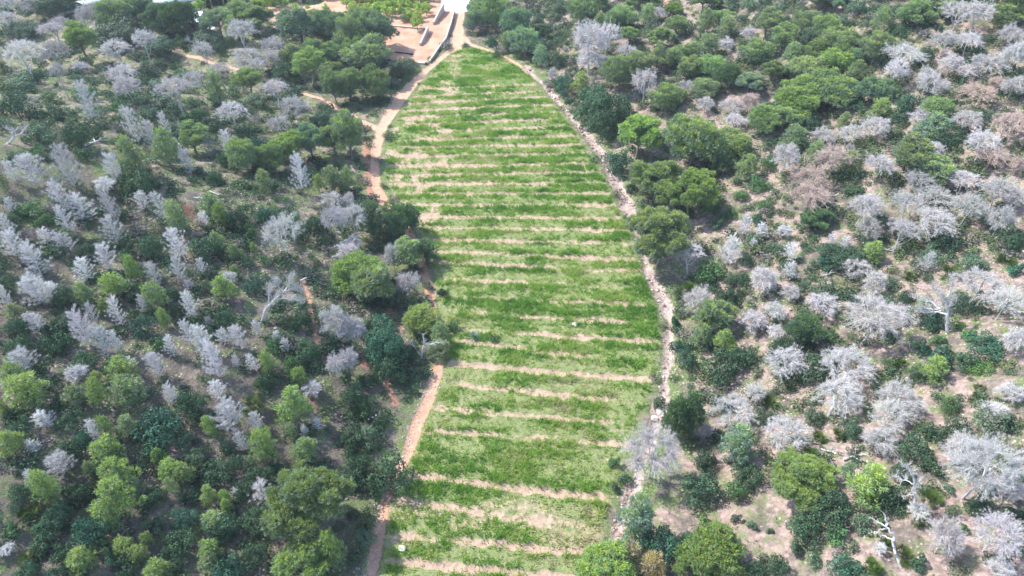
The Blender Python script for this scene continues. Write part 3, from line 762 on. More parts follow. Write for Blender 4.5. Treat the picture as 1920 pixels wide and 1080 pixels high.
(1280, 360): """R 690 70 220 170;D 990 130 190 170;D 1040 220 120 120;D 1250 120 180 160;D 1210 210 170 110;D 1400 50 200 110;D 1420 200 220 170 30;D 1590 130 200 180;D 1750 60 200 120;D 1790 150 160 130 70
D 1880 60 120 120;D 1240 240 180 120 80;d 350 190 90 110;d 440 225 80 90;d 570 225 90 70;d 260 340 130 150;d 610 340 100 100;D 450 520 160 170;d 610 450 90 100;D 90 640 200 180;D 980 440 180 110
D 1080 530 130 150;D 780 650 200 120;D 520 680 120 100;D 610 580 100 80;D 400 740 160 110;D 520 800 100 90;D 1040 770 340 200 20;D 1220 700 120 100;D 1680 520 270 120 50;D 1820 620 200 130 60
D 1860 850 150 150;D 560 990 230 140;D 900 1020 300 140;d 830 280 70 70;d 910 290 80 70;g 190 720 180 180;gy 230 850 120 130;g 110 830 110 130;sb 40 900 110 230;gk 690 780 190 170;s 230 980 200 160
s 340 930 120 100;s 560 880 140 110;s 910 370 220 120;sb 800 390 100 80;gk 760 160 180 90;gy 1070 360 120 90;s 330 480 90 90;s 160 500 70 70;s 250 590 130 110;sb 430 160 70 60;sg 460 80 90 60
so 780 560 130 80;so 680 520 80 80;s 1260 590 100 90;so 1180 510 70 90;P 1280 470 70 60;P 1510 440 130 70;so 1400 360 130 90;so 1640 400 130 80;P 1850 385 80 60;P 1800 370 70 60;sb 1880 430 90 90
s 1600 640 170 90;sb 1390 700 180 80;sb 1450 940 130 120;sb 1360 880 90 80;gy 1410 1010 140 130;gk 1310 1020 100 100;P 1230 960 100 70;s 780 980 210 120;s 1600 950 120 110;sb 1720 860 180 130
P 1110 1040 90 70;P 1730 960 70 60;P 1410 770 60 50;P 30 540 120 70;s 360 380 80 70;so 200 40 90 60;sg 330 20 90 60;sg 260 120 90 60;so 1010 620 80 60;s 1180 810 90 60;sy 1690 990 120 80;sy 1540 740 80 60
sy 1610 800 80 60;sg 840 810 70 60;sg 1440 830 80 60;so 400 270 80 60;so 540 320 90 70;s 1630 380 100 70;s 1850 260 140 120;s 1460 270 180 90;so 1500 890 80 100;sg 130 60 130 110;sg 170 440 160 80
so 980 580 60 50;so 1160 610 70 60;s 200 180 70 60;d 390 300 60 60;d 1380 400 90 110;D 60 330 150 150 70;so 830 890 70 60;sy 640 990 70 50;so 1300 860 80 70;s 1110 150 100 70""",
(0, 720): """gy 160 70 200 140;g 430 70 130 110;gy 540 60 100 160;g 730 70 190 150;d 950 70 90 120;d 1220 40 100 110;d 1270 190 160 170;d 1440 215 80 100;d 1360 330 80 120;gy 1650 130 160 180;g 1640 270 80 90
d 1710 275 50 80;d 1780 230 60 70;d 1760 30 100 80;P 1420 110 120 100;s 1070 110 150 130;sb 890 250 240 180;gy 1170 240 80 110;gy 600 260 100 140;g 720 250 110 110;d 520 270 90 130;d 250 200 110 100
sb 450 290 120 130;gy 60 350 140 150;gy 610 390 160 110;d 330 450 150 140;d 170 530 80 100;gy 260 580 130 210;gy 660 520 180 190;g 740 590 120 130;gy 890 420 80 100;gy 940 480 110 110;gy 1030 510 120 120
g 960 590 70 120;gy 1480 370 150 180;g 1720 390 140 130;gy 680 690 210 150;gy 560 730 90 80;g 630 770 100 120;sb 330 740 150 130;sb 480 850 200 180;s 1230 500 170 130;d 1500 620 140 130;gy 1180 630 80 100
gy 1270 690 60 90;sb 1040 760 130 100;gB 1730 690 455 400;gy 1690 1010 240 170;gy 1880 940 150 190;s 90 610 130 130;P 150 720 120 80;P 150 980 110 70;gy 690 920 130 100;gy 780 960 100 100;gy 820 880 70 80
gy 1180 940 120 110;g 1170 1000 110 100;gy 470 1000 140 120;gy 890 1060 140 70;s 1010 880 160 110;sb 1260 1050 160 100;s 1420 970 160 120;s 110 260 130 120;s 380 200 140 90;s 320 100 90 90;s 60 170 100 90
gy 20 140 60 120;s 830 400 140 110;s 450 620 150 130;s 250 800 150 110;s 230 900 130 110;s 380 950 120 100;s 860 640 130 110;s 1060 620 110 90;s 1340 440 110 90;s 1280 370 90 80;s 560 480 100 90
so 490 590 80 130;s 1440 520 130 110;s 1250 800 170 130;s 1440 780 150 130;g 1210 780 130 100;s 980 960 130 110;s 720 1020 130 90;s 560 900 120 110;s 620 980 110 90;d 40 940 90 70;sg 60 820 80 80;s 870 800 100 80
s 1110 520 90 70;so 1080 420 120 70;s 380 380 110 100;d 190 350 80 80;s 1560 130 80 80;s 1540 470 90 80;g 500 480 60 80;so 1030 310 110 70;g 1110 460 70 60;s 1360 600 110 90;d 1330 620 60 60;so 1340 1010 110 80
s 150 1060 130 60;s 340 1060 120 60;gy 1270 640 60 80;sg 1650 90 90 50""",
(640, 720): """s 60 60 140 160;s 250 460 225 290;s 100 420 150 170;s 60 530 150 120;s 210 200 100 120;so 150 290 120 110;s 60 300 120 120;DB 1750 430 330 300 5;gk 1890 200 150 240;gb 1670 770 200 240;sb 1800 890 230 200
gy 1470 1030 260 130;gG 1590 970 190 90;gG 1740 1040 160 80;gy 1905 1030 80 100;so 120 850 110 110;s 190 560 130 110;sb 1440 930 60 60;so 1540 560 60 90;sg 1400 1000 90 70;s 1790 100 70 60;sg 120 130 110 80
sg 1530 440 70 60""",
(1280, 720): """gk 50 190 140 250;D 130 260 80 110;D 300 180 260 140;D 410 40 130 90 30;D 870 70 270 170 60;D 570 300 240 190;D 1200 100 280 170;D 1150 220 240 170;D 1100 340 180 120;gb 310 350 190 200 20;gY 690 530 340 240 20
gy 1060 540 200 180 50;gb 930 500 90 100;DB 1700 470 420 330 110;D 1560 380 190 180;D 1480 870 190 230;DB 1740 880 270 230;D 1860 620 100 120;D 1750 170 170 130;D 1840 60 150 100;P 490 95 90 70
P 765 295 90 80;P 720 385 100 60;P 880 280 90 80;s 960 260 120 110;P 1140 880 100 70;P 1270 930 120 140;P 1410 640 110 100;P 1070 1020 120 90;P 1350 780 90 80;P 1660 75 90 70;P 1680 15 70 50;sg 1510 115 110 100
s 1410 260 90 90;s 1530 280 180 150;s 1300 370 160 140;so 1740 210 200 90;s 700 810 190 150;s 850 710 210 170;s 1170 650 200 150;s 380 520 150 110;sg 290 600 130 120;s 120 590 200 180;s 130 430 140 110
gy 150 950 280 230;sb 30 840 90 130;so 300 890 70 70;s 430 1020 130 100;s 540 1040 130 90;sb 900 1030 160 120;s 1340 1000 90 100;sy 130 760 80 100;sb 230 110 110 80;s 460 190 110 60;so 740 180 120 80
so 1500 580 80 60;s 1240 500 120 120;so 640 900 90 100;sg 870 850 110 90;so 1010 780 110 80;s 1660 690 130 110;sg 1590 810 60 60;s 1860 730 120 100;so 740 990 90 60;so 960 380 60 50;s 1390 450 90 80
D 1320 730 110 80;so 1420 480 90 70;d 1110 940 80 70;so 300 750 60 60;so 390 790 70 50;s 500 810 40 60;D 1790 1040 150 80;s 1830 210 110 90;so 640 780 90 80;sg 1130 790 70 60;so 1520 720 80 60;d 80 640 60 60"""}
SPEC = {   # kind -> (prototype, tint, name, category)
 'g':('pine',(1,1,1)),'gy':('pine',(1.10,1.14,.80)),'gb':('pine',(.90,.98,1.25)),'gk':('pine',(.50,.62,.66)),'gG':('pine',(1.55,1.02,1.15)),'gB':('bigpine',(.95,.96,.95)),'gY':('bigpine',(1.06,1.06,.85)),
 'D':('dead',(1.08,1.06,1.04)),'DB':('bigdead',(1,1,1)),'d':('plume',(1.24,1.25,1.25)),'R':('dead',(1.04,.83,.73)),'Rd':('plume',(1.2,.72,.55)),
 's':('shrub',(1,1,1)),'sb':('shrub',(.85,1.12,1.28)),'sg':('shrub',(1.5,1.55,1.1)),'so':('shrub',(1.9,1.5,1.7)),'sy':('shrub',(2.6,2.3,1.4)),'P':('palm',(1,1,1))}
items = []
for (ox, oy), txt in TILES.items():
    for it in txt.replace('\n', ';').split(';'):
        p = it.split()
        if len(p) < 5: continue
        v = [float(a) for a in p[1:]]
        items.append(dict(k=p[0], px=ox + v[0] / 3, py=oy + v[1] / 3, w=v[2] / 3, h=v[3] / 3, t=(v[4] / 3 if len(v) > 4 else 0)))

# more pines and bushes of the dense wood on the upper right
er = np.random.default_rng(5)
for _ in range(900):
    px, py = er.uniform(1000, 1920), er.uniform(2, 300)
    if px < 1010 + py * .75: continue
    w = er.uniform(30, 52) * (.8 + py / 900)
    if any(abs(i['px'] - px) < .42 * (i['w'] + w) and abs(i['py'] - py) < .42 * (i['h'] + w) for i in items): continue
    items.append(dict(k=er.choice(['g', 'g', 'gb', 'gy', 'so', 'D']), px=px, py=py, w=w, h=w * .85, t=0))
print('planted', len(items))
def solve(items):
    px = np.array([i['px'] for i in items]); py = np.array([i['py'] for i in items])
    w = np.array([i['w'] for i in items]); h = np.array([i['h'] for i in items]); t = np.array([i['t'] for i in items])
    C = np.zeros(len(items)); wm = w / 18
    Hc = wm * .8; tr = wm * 0
    for _ in range(4):
        x, y = unproject(px, py, C)
        z = height(x, y) + C
        s = F / depth(x, y, z)
        d = np.stack([x, y, z - CAM_H], -1); d /= np.linalg.norm(d, axis=1)[:, None]
        sa = -d[:, 2]; ca = np.sqrt(1 - sa ** 2)
        wm = w / s
        Hc = np.sqrt(np.maximum((h / s) ** 2 - (wm * sa * .85) ** 2, (.5 * wm) ** 2)) / ca
        Hc = np.clip(Hc, .5 * wm, 2.0 * wm)
        tr = t / s / ca
        C = tr + Hc * .5
    return x, y, wm, Hc, tr

def kids(o): return [c for c in o.children]
GROUPS = {'pine':'green pines on the slopes','young':'green pines on the slopes','bigpine':'green pines on the slopes','tallpine':'green pines on the slopes',
          'dead':'dead grey pines','talldead':'dead grey pines','smalldead':'dead grey pines','bigdead':'dead grey pines','plume':'dead grey pines',
          'shrub':'evergreen shrubs of the scrubland','bigshrub':'evergreen shrubs of the scrubland','smallshrub':'evergreen shrubs of the scrubland','palm':'dwarf fan palms','orchard':'orchard trees'}
NAMES = {'pine':('pine_tree','pine tree'),'young':('pine_tree','pine tree'),'bigpine':('pine_tree','pine tree'),'tallpine':('pine_tree','pine tree'),
         'dead':('dead_pine','dead tree'),'talldead':('dead_pine','dead tree'),'smalldead':('dead_pine','dead tree'),'bigdead':('dead_pine','dead tree'),'plume':('dead_pine','dead tree'),
         'shrub':('shrub','shrub'),'bigshrub':('shrub','shrub'),'smallshrub':('shrub','shrub'),'palm':('fan_palm','palm'),'orchard':('orchard_tree','fruit tree')}
ROOTS = {}
THINGS = []       # (object, kind token, px, py, w, h, t)
def plant(proto, x, y, z, sxy, sz, rot, tint, lean=(0, 0), flat_copy=None):
    key = id(proto)
    if key not in ROOTS:
        nm = proto['name']
        r = bpy.data.objects.new(nm, None); COL.objects.link(r); r.empty_display_size = .3
        for pn, me in proto['parts']: link(pn, me, r)
        ROOTS[key] = r
    else:
        src = ROOTS[key]
        r = src.copy(); COL.objects.link(r)
        for ch in list(src.children):
            c = ch.copy(); COL.objects.link(c); c.parent = r
    r.location = (x, y, z); r.rotation_euler = (lean[0], lean[1], rot); r.scale = (sxy, sxy, sz)
    for c in r.children: c.color = (*tint, 1)
    return r
for k, v in PROTO.items():
    for p in v: p['name'] = NAMES[k][0]; p['kind'] = k
sx, sy, swm, sHc, str_ = solve(items)
gz = ground(sx, sy)
for i, it in enumerate(items):
    k = it['k']; pk, tint = SPEC[k]
    wm, Hc, tr = swm[i], sHc[i], str_[i]
    if pk == 'pine':
        if wm < 3.0: pk = 'young'
        elif tr > 1.2: pk = 'tallpine'
        elif wm > 7.5: pk = 'bigpine'
    elif pk == 'dead':
        if tr > 1.6: pk = 'talldead'
        elif wm < 3.0 and tr < .5: pk = 'smalldead'
        elif wm > 7.2: pk = 'bigdead'
    elif pk == 'plume' and Hc < wm * .75: pk = 'smalldead'
    elif pk == 'shrub':
        if wm > 3.7: pk = 'bigshrub'
        elif wm < 1.5: pk = 'smallshrub'
    p = PROTO[pk][rng.integers(len(PROTO[pk]))]
    s = wm / p['W'] * ((1.22 if it['py'] < 330 and it['px'] > 960 and k[0] == 'g' else 1.12) if pk not in ('shrub', 'bigshrub', 'smallshrub', 'palm') else 1.06)
    need = (tr + Hc / 2) / p['C'] if pk in ('talldead', 'tallpine') else max(Hc / p['Hc'], (tr + Hc / 2) / p['C'])
    sz = float(np.clip(need, .72 * s, 1.6 * s))
    j = rng.normal(size=3) * .06; lum = 1 + rng.normal() * .10
    tint = tuple(max(.2, a * (1 + jj) * lum) for a, jj in zip(tint, j * (.22 if k in ('D', 'd', 'DB', 'R') else .5)))
    o = plant(p, sx[i], sy[i], gz[i] - .04, s, sz, rng.uniform(0, 6.283), tint, rng.normal(size=2) * .035)
    THINGS.append((o, k, pk, it['px'], it['py'], it['w'], it['h'], it['t']))
occ = np.stack([sx, sy, swm], -1)
# ------------------------------------------------------------------ dead skeletons and fallen wood, drawn limb by limb
M_WHITEWOOD = bark_mat('bleached_wood', (.42, .395, .375), (.66, .64, .62), 3)
HAND = []         # hand-labelled things: (object, photo x, photo y)
def pxs(ox, oy, k, *pl): return [[(ox + a / k, oy + b / k) for a, b in l] for l in pl]
def skeleton(name, lines, r0, label, cat, group, twigs=0, tl=.5, up=.5, m=None):
    bx, by = lines[0][0]
    gx, gy = unproject([bx], [by]); gx, gy = gx[0], gy[0]; gz_ = ground(gx, gy)[0]
    s = F / depth(gx, gy, gz_)
    d = np.array([gx, gy, gz_ - CAM_H]); d /= np.linalg.norm(d); ca = math.sqrt(1 - d[2] ** 2)
    rt = np.array([gy, -gx]) / math.hypot(gx, gy)
    r = bpy.data.objects.new(name, None); COL.objects.link(r); r.location = (gx, gy, gz_ - .02)
    tk = Soup(); tw = Soup()
    dep = {}
    for li, l in enumerate(lines):
        P = []
        d0 = dep.get(l[0]) if l[0] in dep else (min(dep.items(), key=lambda kv: math.hypot(kv[0][0] - l[0][0], kv[0][1] - l[0][1]))[1] if dep else 0.0)
        slope = 0 if li == 0 else rng.uniform(-.3, .3)
        for j, (a, b) in enumerate(l):
            off = d0 + slope * math.hypot(a - l[0][0], b - l[0][1]) / s
            dep[(a, b)] = off
            dd = rays(a, b); n0 = math.hypot(gx, gy)
            tt = (n0 + off) / ((dd[0] * gx + dd[1] * gy) / n0)
            P.append([dd[0] * tt - gx, dd[1] * tt - gy, CAM_H + dd[2] * tt - gz_])
        P = np.array(P); P[:, 2] = np.maximum(P[:, 2], 0 if li else -.3)
        if li == 0: P = np.vstack([P[0] - [0, 0, .3], P])
        # finer sampling with a little wobble
        t = np.linspace(0, len(P) - 1, (len(P) - 1) * 4 + 1); Q = np.stack([np.interp(t, range(len(P)), P[:, c]) for c in range(3)], -1)
        Q[1:-1] += rng.normal(size=Q[1:-1].shape) * .035
        ra = r0 if li == 0 else r0 * .5
        tk.tube(Q, np.linspace(ra, ra * (.45 if li == 0 else .18), len(Q)), 7)
        for q in Q[len(Q) // 3:]:
            for _ in range(3 if twigs else 2):
                e = q + unit(rdir(1)[0] + (Q[-1] - Q[0]) / np.linalg.norm(Q[-1] - Q[0]) * .9 + np.array([0, 0, .3])) * rng.uniform(.2, .55) * (1 if twigs else .6)
                c = curve(q, e, .15, 4); tw.tube(c, np.linspace(.022, .008, 4), 3)
                if twigs: twig_fan(tw, c[1:], np.repeat(unit(e - q + np.array([0, 0, up]))[None], 3, 0), twigs, tl, .017)
    link('trunk', tk.mesh('skeleton_trunk', m or M_WHITEWOOD), r)
    if tw.n: link('twigs', tw.mesh('skeleton_twigs', M_TWIG), r)
    tag(r, label, cat, group); HAND.append((r, bx, by))
    return r
skeleton('dead_tree', pxs(1600, 480, 6, [(1065,865),(1060,700),(1050,560),(1030,500)], [(1050,660),(950,630),(800,635),(720,615)], [(990,640),(975,590),(880,510),(780,500),(660,460)],
    [(1000,590),(1015,520),(1000,400)], [(1030,510),(1090,400),(1110,300),(1090,240)], [(1030,510),(960,440),(900,350)], [(1060,600),(1100,520),(1110,470)], [(975,590),(900,600),(760,570)]), .17,
    'bare white dead tree with thick spreading limbs on the stony right slope', 'dead tree', 'dead grey pines', 4, .42)
skeleton('dead_tree', pxs(0, 360, 3, [(1470,735),(1500,650),(1550,600),(1590,570)], [(1510,620),(1515,570),(1530,530)], [(1590,570),(1560,520),(1540,490)], [(1590,570),(1640,540),(1690,560)],
    [(1590,570),(1620,520),(1650,480)], [(1550,600),(1630,600),(1690,610)]), .15, 'white dead tree leaning over with a pale flat topped twig crown', 'dead tree', 'dead grey pines', 10, .42)
skeleton('dead_tree', pxs(1280, 720, 3, [(1230,1030),(1190,920),(1185,860),(1150,800),(1135,730)], [(1150,800),(1090,770),(1060,750)], [(1160,810),(1110,820),(1050,840)], [(1190,880),(1120,850),(1110,870)]),
    .11, 'bare curved white snag leaning left between fan palms near the lower right', 'dead tree', 'dead grey pines')
skeleton('dead_tree', pxs(1280, 720, 3, [(1300,760),(1302,700),(1305,620),(1295,520),(1300,490)], [(1300,560),(1250,540),(1200,520)], [(1300,620),(1240,630)], [(1295,520),(1270,480),(1240,450)], [(1305,600),(1330,540)]),
    .09, 'thin upright bare grey snag to the right of the yellowish pines', 'dead tree', 'dead grey pines', 3, .25)
skeleton('dead_tree', pxs(0, 0, 3, [(40,810),(80,770),(70,740),(30,720)], [(80,770),(130,740),(150,710)], [(60,750),(90,730)]), .13, 'low bleached dead tree with forked limbs at the left edge', 'dead tree', 'dead grey pines', 3, .3)
skeleton('dead_tree', pxs(0, 0, 3, [(140,630),(135,590),(100,560)], [(135,590),(180,570),(200,560)], [(135,600),(150,550)]), .09, 'small bare white bush like dead tree above the bleached one at left edge', 'dead tree', 'dead grey pines', 4, .3)
skeleton('dead_tree', pxs(640, 360, 3, [(450,935),(465,860),(460,800)], [(465,860),(520,850),(560,845)], [(450,920),(400,860),(380,850)], [(462,840),(500,900)]), .13,
    'bare white dead branches in the shade beside the footpath', 'dead tree', 'dead grey pines', 2, .25)
skeleton('dead_tree', pxs(340, 0, 12, [(400,1050),(200,930),(150,850)], [(270,970),(320,880)], [(200,930),(110,900)]), .16, 'pale trunk of a fallen dead pine below the white hut', 'dead tree', 'dead grey pines', 4, .4)
def fallen(lines, r0, label):
    P0 = lines[0][0]
    gx, gy = unproject([P0[0]], [P0[1]]); o0 = np.array([gx[0], gy[0], ground(gx, gy)[0]])
    r = Soup(); tw = Soup()
    for li, l in enumerate(lines):
        x, y = unproject([p[0] for p in l], [p[1] for p in l]); z = ground(x, y) + r0 * 1.2 + .05
        P = np.stack([x, y, z], -1) - o0
        t = np.linspace(0, len(P) - 1, (len(P) - 1) * 4 + 1); Q = np.stack([np.interp(t, range(len(P)), P[:, c]) for c in range(3)], -1)
        Q += rng.normal(size=Q.shape) * .03
        r.tube(Q, np.linspace(r0 * (1 if li == 0 else .6), r0 * .3, len(Q)), 6)
        for q in Q[2:]:
            e = q + rdir(1)[0] * [.5, .5, .3] + [0, 0, .25]; tw.tube(curve(q, e, .15, 4), np.linspace(.03, .01, 4), 3)
    o = bpy.data.objects.new('fallen_branch', None); COL.objects.link(o); o.location = o0
    link('limb', r.mesh('fallen_limb', M_WHITEWOOD), o); link('twigs', tw.mesh('fallen_twigs', M_TWIG), o)
    tag(o, label, 'fallen branch', 'fallen dead wood'); HAND.append((o, *P0))
fallen(pxs(0, 360, 3, [(1690,505),(1750,480),(1825,455)], [(1750,480),(1825,530)], [(1720,492),(1790,500)]), .10, 'bleached fallen branch forking beside the leaning white dead tree')
fallen(pxs(0, 360, 3, [(1090,45),(1150,42),(1180,30)], [(1180,0),(1240,25)]), .12, 'pair of pale fallen logs at the top of the scrub slope')
fallen(pxs(0, 360, 3, [(880,302),(930,292),(965,280)]), .11, 'single straight pale log lying on a reddish bare patch')
fallen(pxs(0, 0, 3, [(470,830),(540,805),(600,775)], [(540,805),(520,770)], [(560,795),(620,800)]), .13, 'white fallen branch beside a dark bush on the upper left slope')
fallen(pxs(0, 0, 3, [(230,850),(330,840),(390,825)]), .09, 'long thin pale log across the scrub on the upper left slope')
fallen(pxs(1280, 720, 3, [(900,432),(950,415),(1010,400)], [(950,415),(1000,440)]), .12, 'brown and grey fallen logs above the yellowish pines')
fallen(pxs(1280, 720, 3, [(775,372),(830,385),(870,395)], [(800,378),(850,370)]), .08, 'thin scattered dead sticks on bare soil above the big yellowish pine')
fallen(pxs(1280, 360, 3, [(1110,320),(1170,335),(1220,330)], [(1150,330),(1190,310)]), .08, 'bare fallen twigs under the broad pale dead pines')
fallen(pxs(1280, 360, 3, [(770,480),(820,470),(860,440)], [(780,500),(840,525)]), .07, 'slender bleached branches lying on the pink scree')

# ------------------------------------------------------------------ plots, walls, hut and orchard at the far end
def plain(name, c0, c1, scale=3, rough=.85):
    m, n, l, b = mat(name); tc = n.new('ShaderNodeTexCoord')
    nz = noise(n, l, scale, 5, tc.outputs['Object'], .65)
    l.new(mix(n, l, maprange(n, l, nz, .3, .7), c0, c1), b.inputs['Base Color']); b.inputs['Roughness'].default_value = rough
    bp = n.new('ShaderNodeBump'); bp.inputs['Strength'].default_value = .3; bp.inputs['Distance'].default_value = .05; l.new(nz, bp.inputs['Height']); l.new(bp.outputs[0], b.inputs['Normal'])
    return m
M_CONC = plain('concrete', (.40, .33, .285), (.52, .45, .40))
M_STUCCO = plain('stucco', (.62, .60, .56), (.74, .72, .68))
M_ROOF = plain('roof_coating', (.72, .70, .66), (.80, .78, .75))
M_AWN = plain('awning_cloth', (.55, .62, .72), (.66, .72, .80))
M_DARK = plain('dark_opening', (.03, .03, .035), (.06, .06, .07))
M_CHAR = plain('charred_wood', (.015, .013, .012), (.05, .04, .035))
M_NET = plain('shade_net', (.60, .63, .58), (.72, .74, .69), .8)
M_STEEL = plain('galvanised_tube', (.35, .36, .36), (.5, .5, .5))
M_CYP = leaf_mat('cypress_leaves', (.018, .040, .020), (.045, .080, .035), .15)
M_AGAVE = leaf_mat('agave_leaves', (.16, .24, .19), (.30, .38, .30), .1, .4)
def wall_line(name, pts, hs, th, m, label, cap=None):
    """masonry wall along photo points on the ground; hs = height in metres at each point"""
    x, y = unproject([p[0] for p in pts], [p[1] for p in pts]); z = ground(x, y)
    P = np.stack([x, y], -1); t = np.linspace(0, len(P) - 1, (len(P) - 1) * 8 + 1)
    P = np.stack([np.interp(t, range(len(P)), P[:, c]) for c in range(2)], -1)
    Z = ground(P[:, 0], P[:, 1]); Hh = np.interp(t, range(len(hs)), hs); zt = np.convolve(np.pad(Z, 3, 'edge'), np.ones(7) / 7, 'valid') + Hh
    D = np.gradient(P, axis=0); D /= np.linalg.norm(D, axis=1)[:, None]; N = np.stack([-D[:, 1], D[:, 0]], -1)
    o0 = np.array([P[0][0], P[0][1], Z[0]])
    def strip(th, zb, zt):
        V = []; T = []
        for i in range(len(P)):
            for sgn, zz in ((-1, zb[i]), (-1, zt[i]), (1, zt[i]), (1, zb[i])): V.append([*(P[i] + N[i] * sgn * th / 2), zz])
        for i in range(len(P) - 1):
            for j in range(4):
                a, b, c, d = i * 4 + j, i * 4 + (j + 1) % 4, i * 4 + 4 + (j + 1) % 4, i * 4 + 4 + j
                T += [(a, b, c), (a, c, d)]
        e = len(P) * 4 - 4
        T += [(0, 1, 2), (0, 2, 3), (e, e + 2, e + 1), (e, e + 3, e + 2)]
        return np.array(V) - o0, T
    r = bpy.data.objects.new(name, None); COL.objects.link(r); r.location = o0
    s = Soup(); s.add(*strip(th, Z - .4, zt)); link('wall_body', s.mesh('wall_body', m), r)
    s = Soup(); s.add(*strip(th + .08, zt + .003, zt + .07)); link('coping', s.mesh('wall_coping', cap or M_CONC), r)
    tag(r, label, 'wall'); HAND.append((r, *pts[0])); return r
wall_line('retaining_wall', [(833, 20), (824, 33), (813, 47)], [1.55, 1.3, .55], .28, M_CONC, 'tall pale concrete retaining wall between the fruit trees and the ramp')
wall_line('retaining_wall', [(803, 60), (797, 72), (788, 86)], [1.15, 1.0, .45], .28, M_CONC, 'short low retaining wall with a dark face beside the bare terrace')
wall_line('parapet_wall', [(852, 24), (846, 48), (836, 77), (818, 101), (805, 118)], [.75, .7, .6, .5, .35], .22, M_CONC, 'long thin parapet wall bending along the ramp and the gravel road')
wall_line('terrace_kerb', [(690, 49), (735, 50), (800, 56)], [.22, .22, .22], .3, M_CONC, 'pale kerb along the upper edge of the bare terrace')
wall_line('terrace_kerb', [(505, 28), (560, 33), (618, 34)], [.25, .25, .25], .3, M_CONC, 'pale kerb along the far bare orchard plot')
wall_line('concrete_slab', [(783, 119), (798, 120.5)], [.35, .35], .9, M_CONC, 'short grey concrete slab at the foot of the ramp')
wall_line('board_edging', [(741, 98), (775, 103)], [.12, .12], .12, M_CHAR, 'dark thin board lying along the lower edge of the bare terrace', M_CHAR)
def at1(px, py):
    x, y = unproject([px], [py]); return x[0], y[0], ground(x, y)[0]
def root(name, loc, label, cat, group=None, px=None, rz=0):
    r = bpy.data.objects.new(name, None); COL.objects.link(r); r.location = loc; r.rotation_euler = (0, 0, rz)
    tag(r, label, cat, group)
    if px: HAND.append((r, *px))
    return r
# hut
hx, hy, hz = at1(367, 51)
hut = root('hut', (hx, hy, hz), 'small white flat roofed hut among the pines with a pale awning', 'hut', None, (367, 45), .12)
s = Soup(); s.box(-1.35, 1.35, -.2, 2.1, -.5, 2.0); link('wall', s.mesh('hut_wall', M_STUCCO), hut)
s = Soup(); s.box(-1.5, 1.5, -.35, 2.25, 2.003, 2.16); s.box(-1.5, 1.5, -.35, -.2, 2.163, 2.3); s.box(-1.5, 1.5, 2.1, 2.25, 2.163, 2.3); link('roof', s.mesh('hut_roof', M_ROOF), hut)
s = Soup(); s.box(-.9, -.1, -.215, -.203, -.05, 1.85); link('door', s.mesh('hut_door', M_DARK), hut)
s = Soup(); s.box(.3, 1.0, -.215, -.203, .8, 1.5); link('window', s.mesh('hut_window', M_DARK), hut)
s = Soup(); V = [(-1.3, -.36, 1.85), (1.3, -.36, 1.85), (1.35, -1.6, 1.45), (-1.35, -1.6, 1.45)]
s.add(V + [(a, b, c + .05) for a, b, c in V], [(0,2,1),(0,3,2),(4,5,6),(4,6,7),(0,1,5),(0,5,4),(1,2,6),(1,6,5),(2,3,7),(2,7,6),(3,0,4),(3,4,7)]); aw = link('awning', s.mesh('hut_awning', M_AWN), hut)
for sx_ in (-1.25, 1.25):
    s = Soup(); s.tube([(sx_, -1.52, -.4), (sx_, -1.52, 1.46)], [.04, .04], 6); link('awning_post', s.mesh('awning_post', M_STEEL), aw)
# white terrace beside the hut
def patch(name, pts, z, m):
    x, y = unproject([p[0] for p in pts], [p[1] for p in pts]); zz = ground(x, y).mean() + z
    n = len(pts); s = Soup()
    V = [(a, b, zz) for a, b in zip(x, y)] + [(a, b, zz - .8) for a, b in zip(x, y)]
    s.add(V, [(0, i, i + 1) for i in range(1, n - 1)] + [t for i in range(n) for t in ((i, n + i, n + (i + 1) % n), (i, n + (i + 1) % n, (i + 1) % n))])
    o = link(name, s.mesh(name, m)); tag(o, kind='structure'); return o
patch('paved_yard', [(378, 58), (402, 58), (404, 42), (380, 40)], .12, M_ROOF)
# net tunnels far left
def tunnel(p0, p1, rad, label):
    a = np.array(at1(*p0)); b = np.array(at1(*p1)); L = np.linalg.norm(b[:2] - a[:2]); rz = math.atan2(b[1] - a[1], b[0] - a[0])
    r = root('net_tunnel', tuple(a), label, 'greenhouse', 'pale net greenhouses', p0, rz)
    n = 13; ang = np.linspace(0, math.pi, n); m = 24
    V = []; T = []
    for i in range(m + 1):
        for t in ang: V.append((L * i / m, math.cos(t) * rad, math.sin(t) * rad * .75 - .1 + .06 * math.sin(i * 2.1) * math.sin(t)))
    for i in range(m):
        for j in range(n - 1):
            q = (i * n + j, i * n + j + 1, (i + 1) * n + j + 1, (i + 1) * n + j); T += [(q[0], q[1], q[2]), (q[0], q[2], q[3])]
    k = len(V); V += [(0, 0, -.1), (L, 0, -.1)]
    for j in range(n - 1): T += [(k, j + 1, j), (k + 1, m * n + j, m * n + j + 1)]
    s = Soup(); s.add(V, T); link('net_cover', s.mesh('net_cover', M_NET), r)
    for i in range(0, m + 1, 4):
        s = Soup(); s.tube([(L * i / m, math.cos(t) * (rad + .07), math.sin(t) * (rad + .07) * .75 - .1) for t in ang], .03, 5); link('hoop', s.mesh('net_hoop', M_STEEL), r)
tunnel((255, 14), (362, -2), 1.5, 'long pale net greenhouse behind the dark pines')
tunnel((262, 2), (360, -14), 1.5, 'pale net greenhouse at the top edge, behind the longer one')
tunnel((118, 22), (205, 2), 1.7, 'bright pale net greenhouse behind grey dead trees at far left')
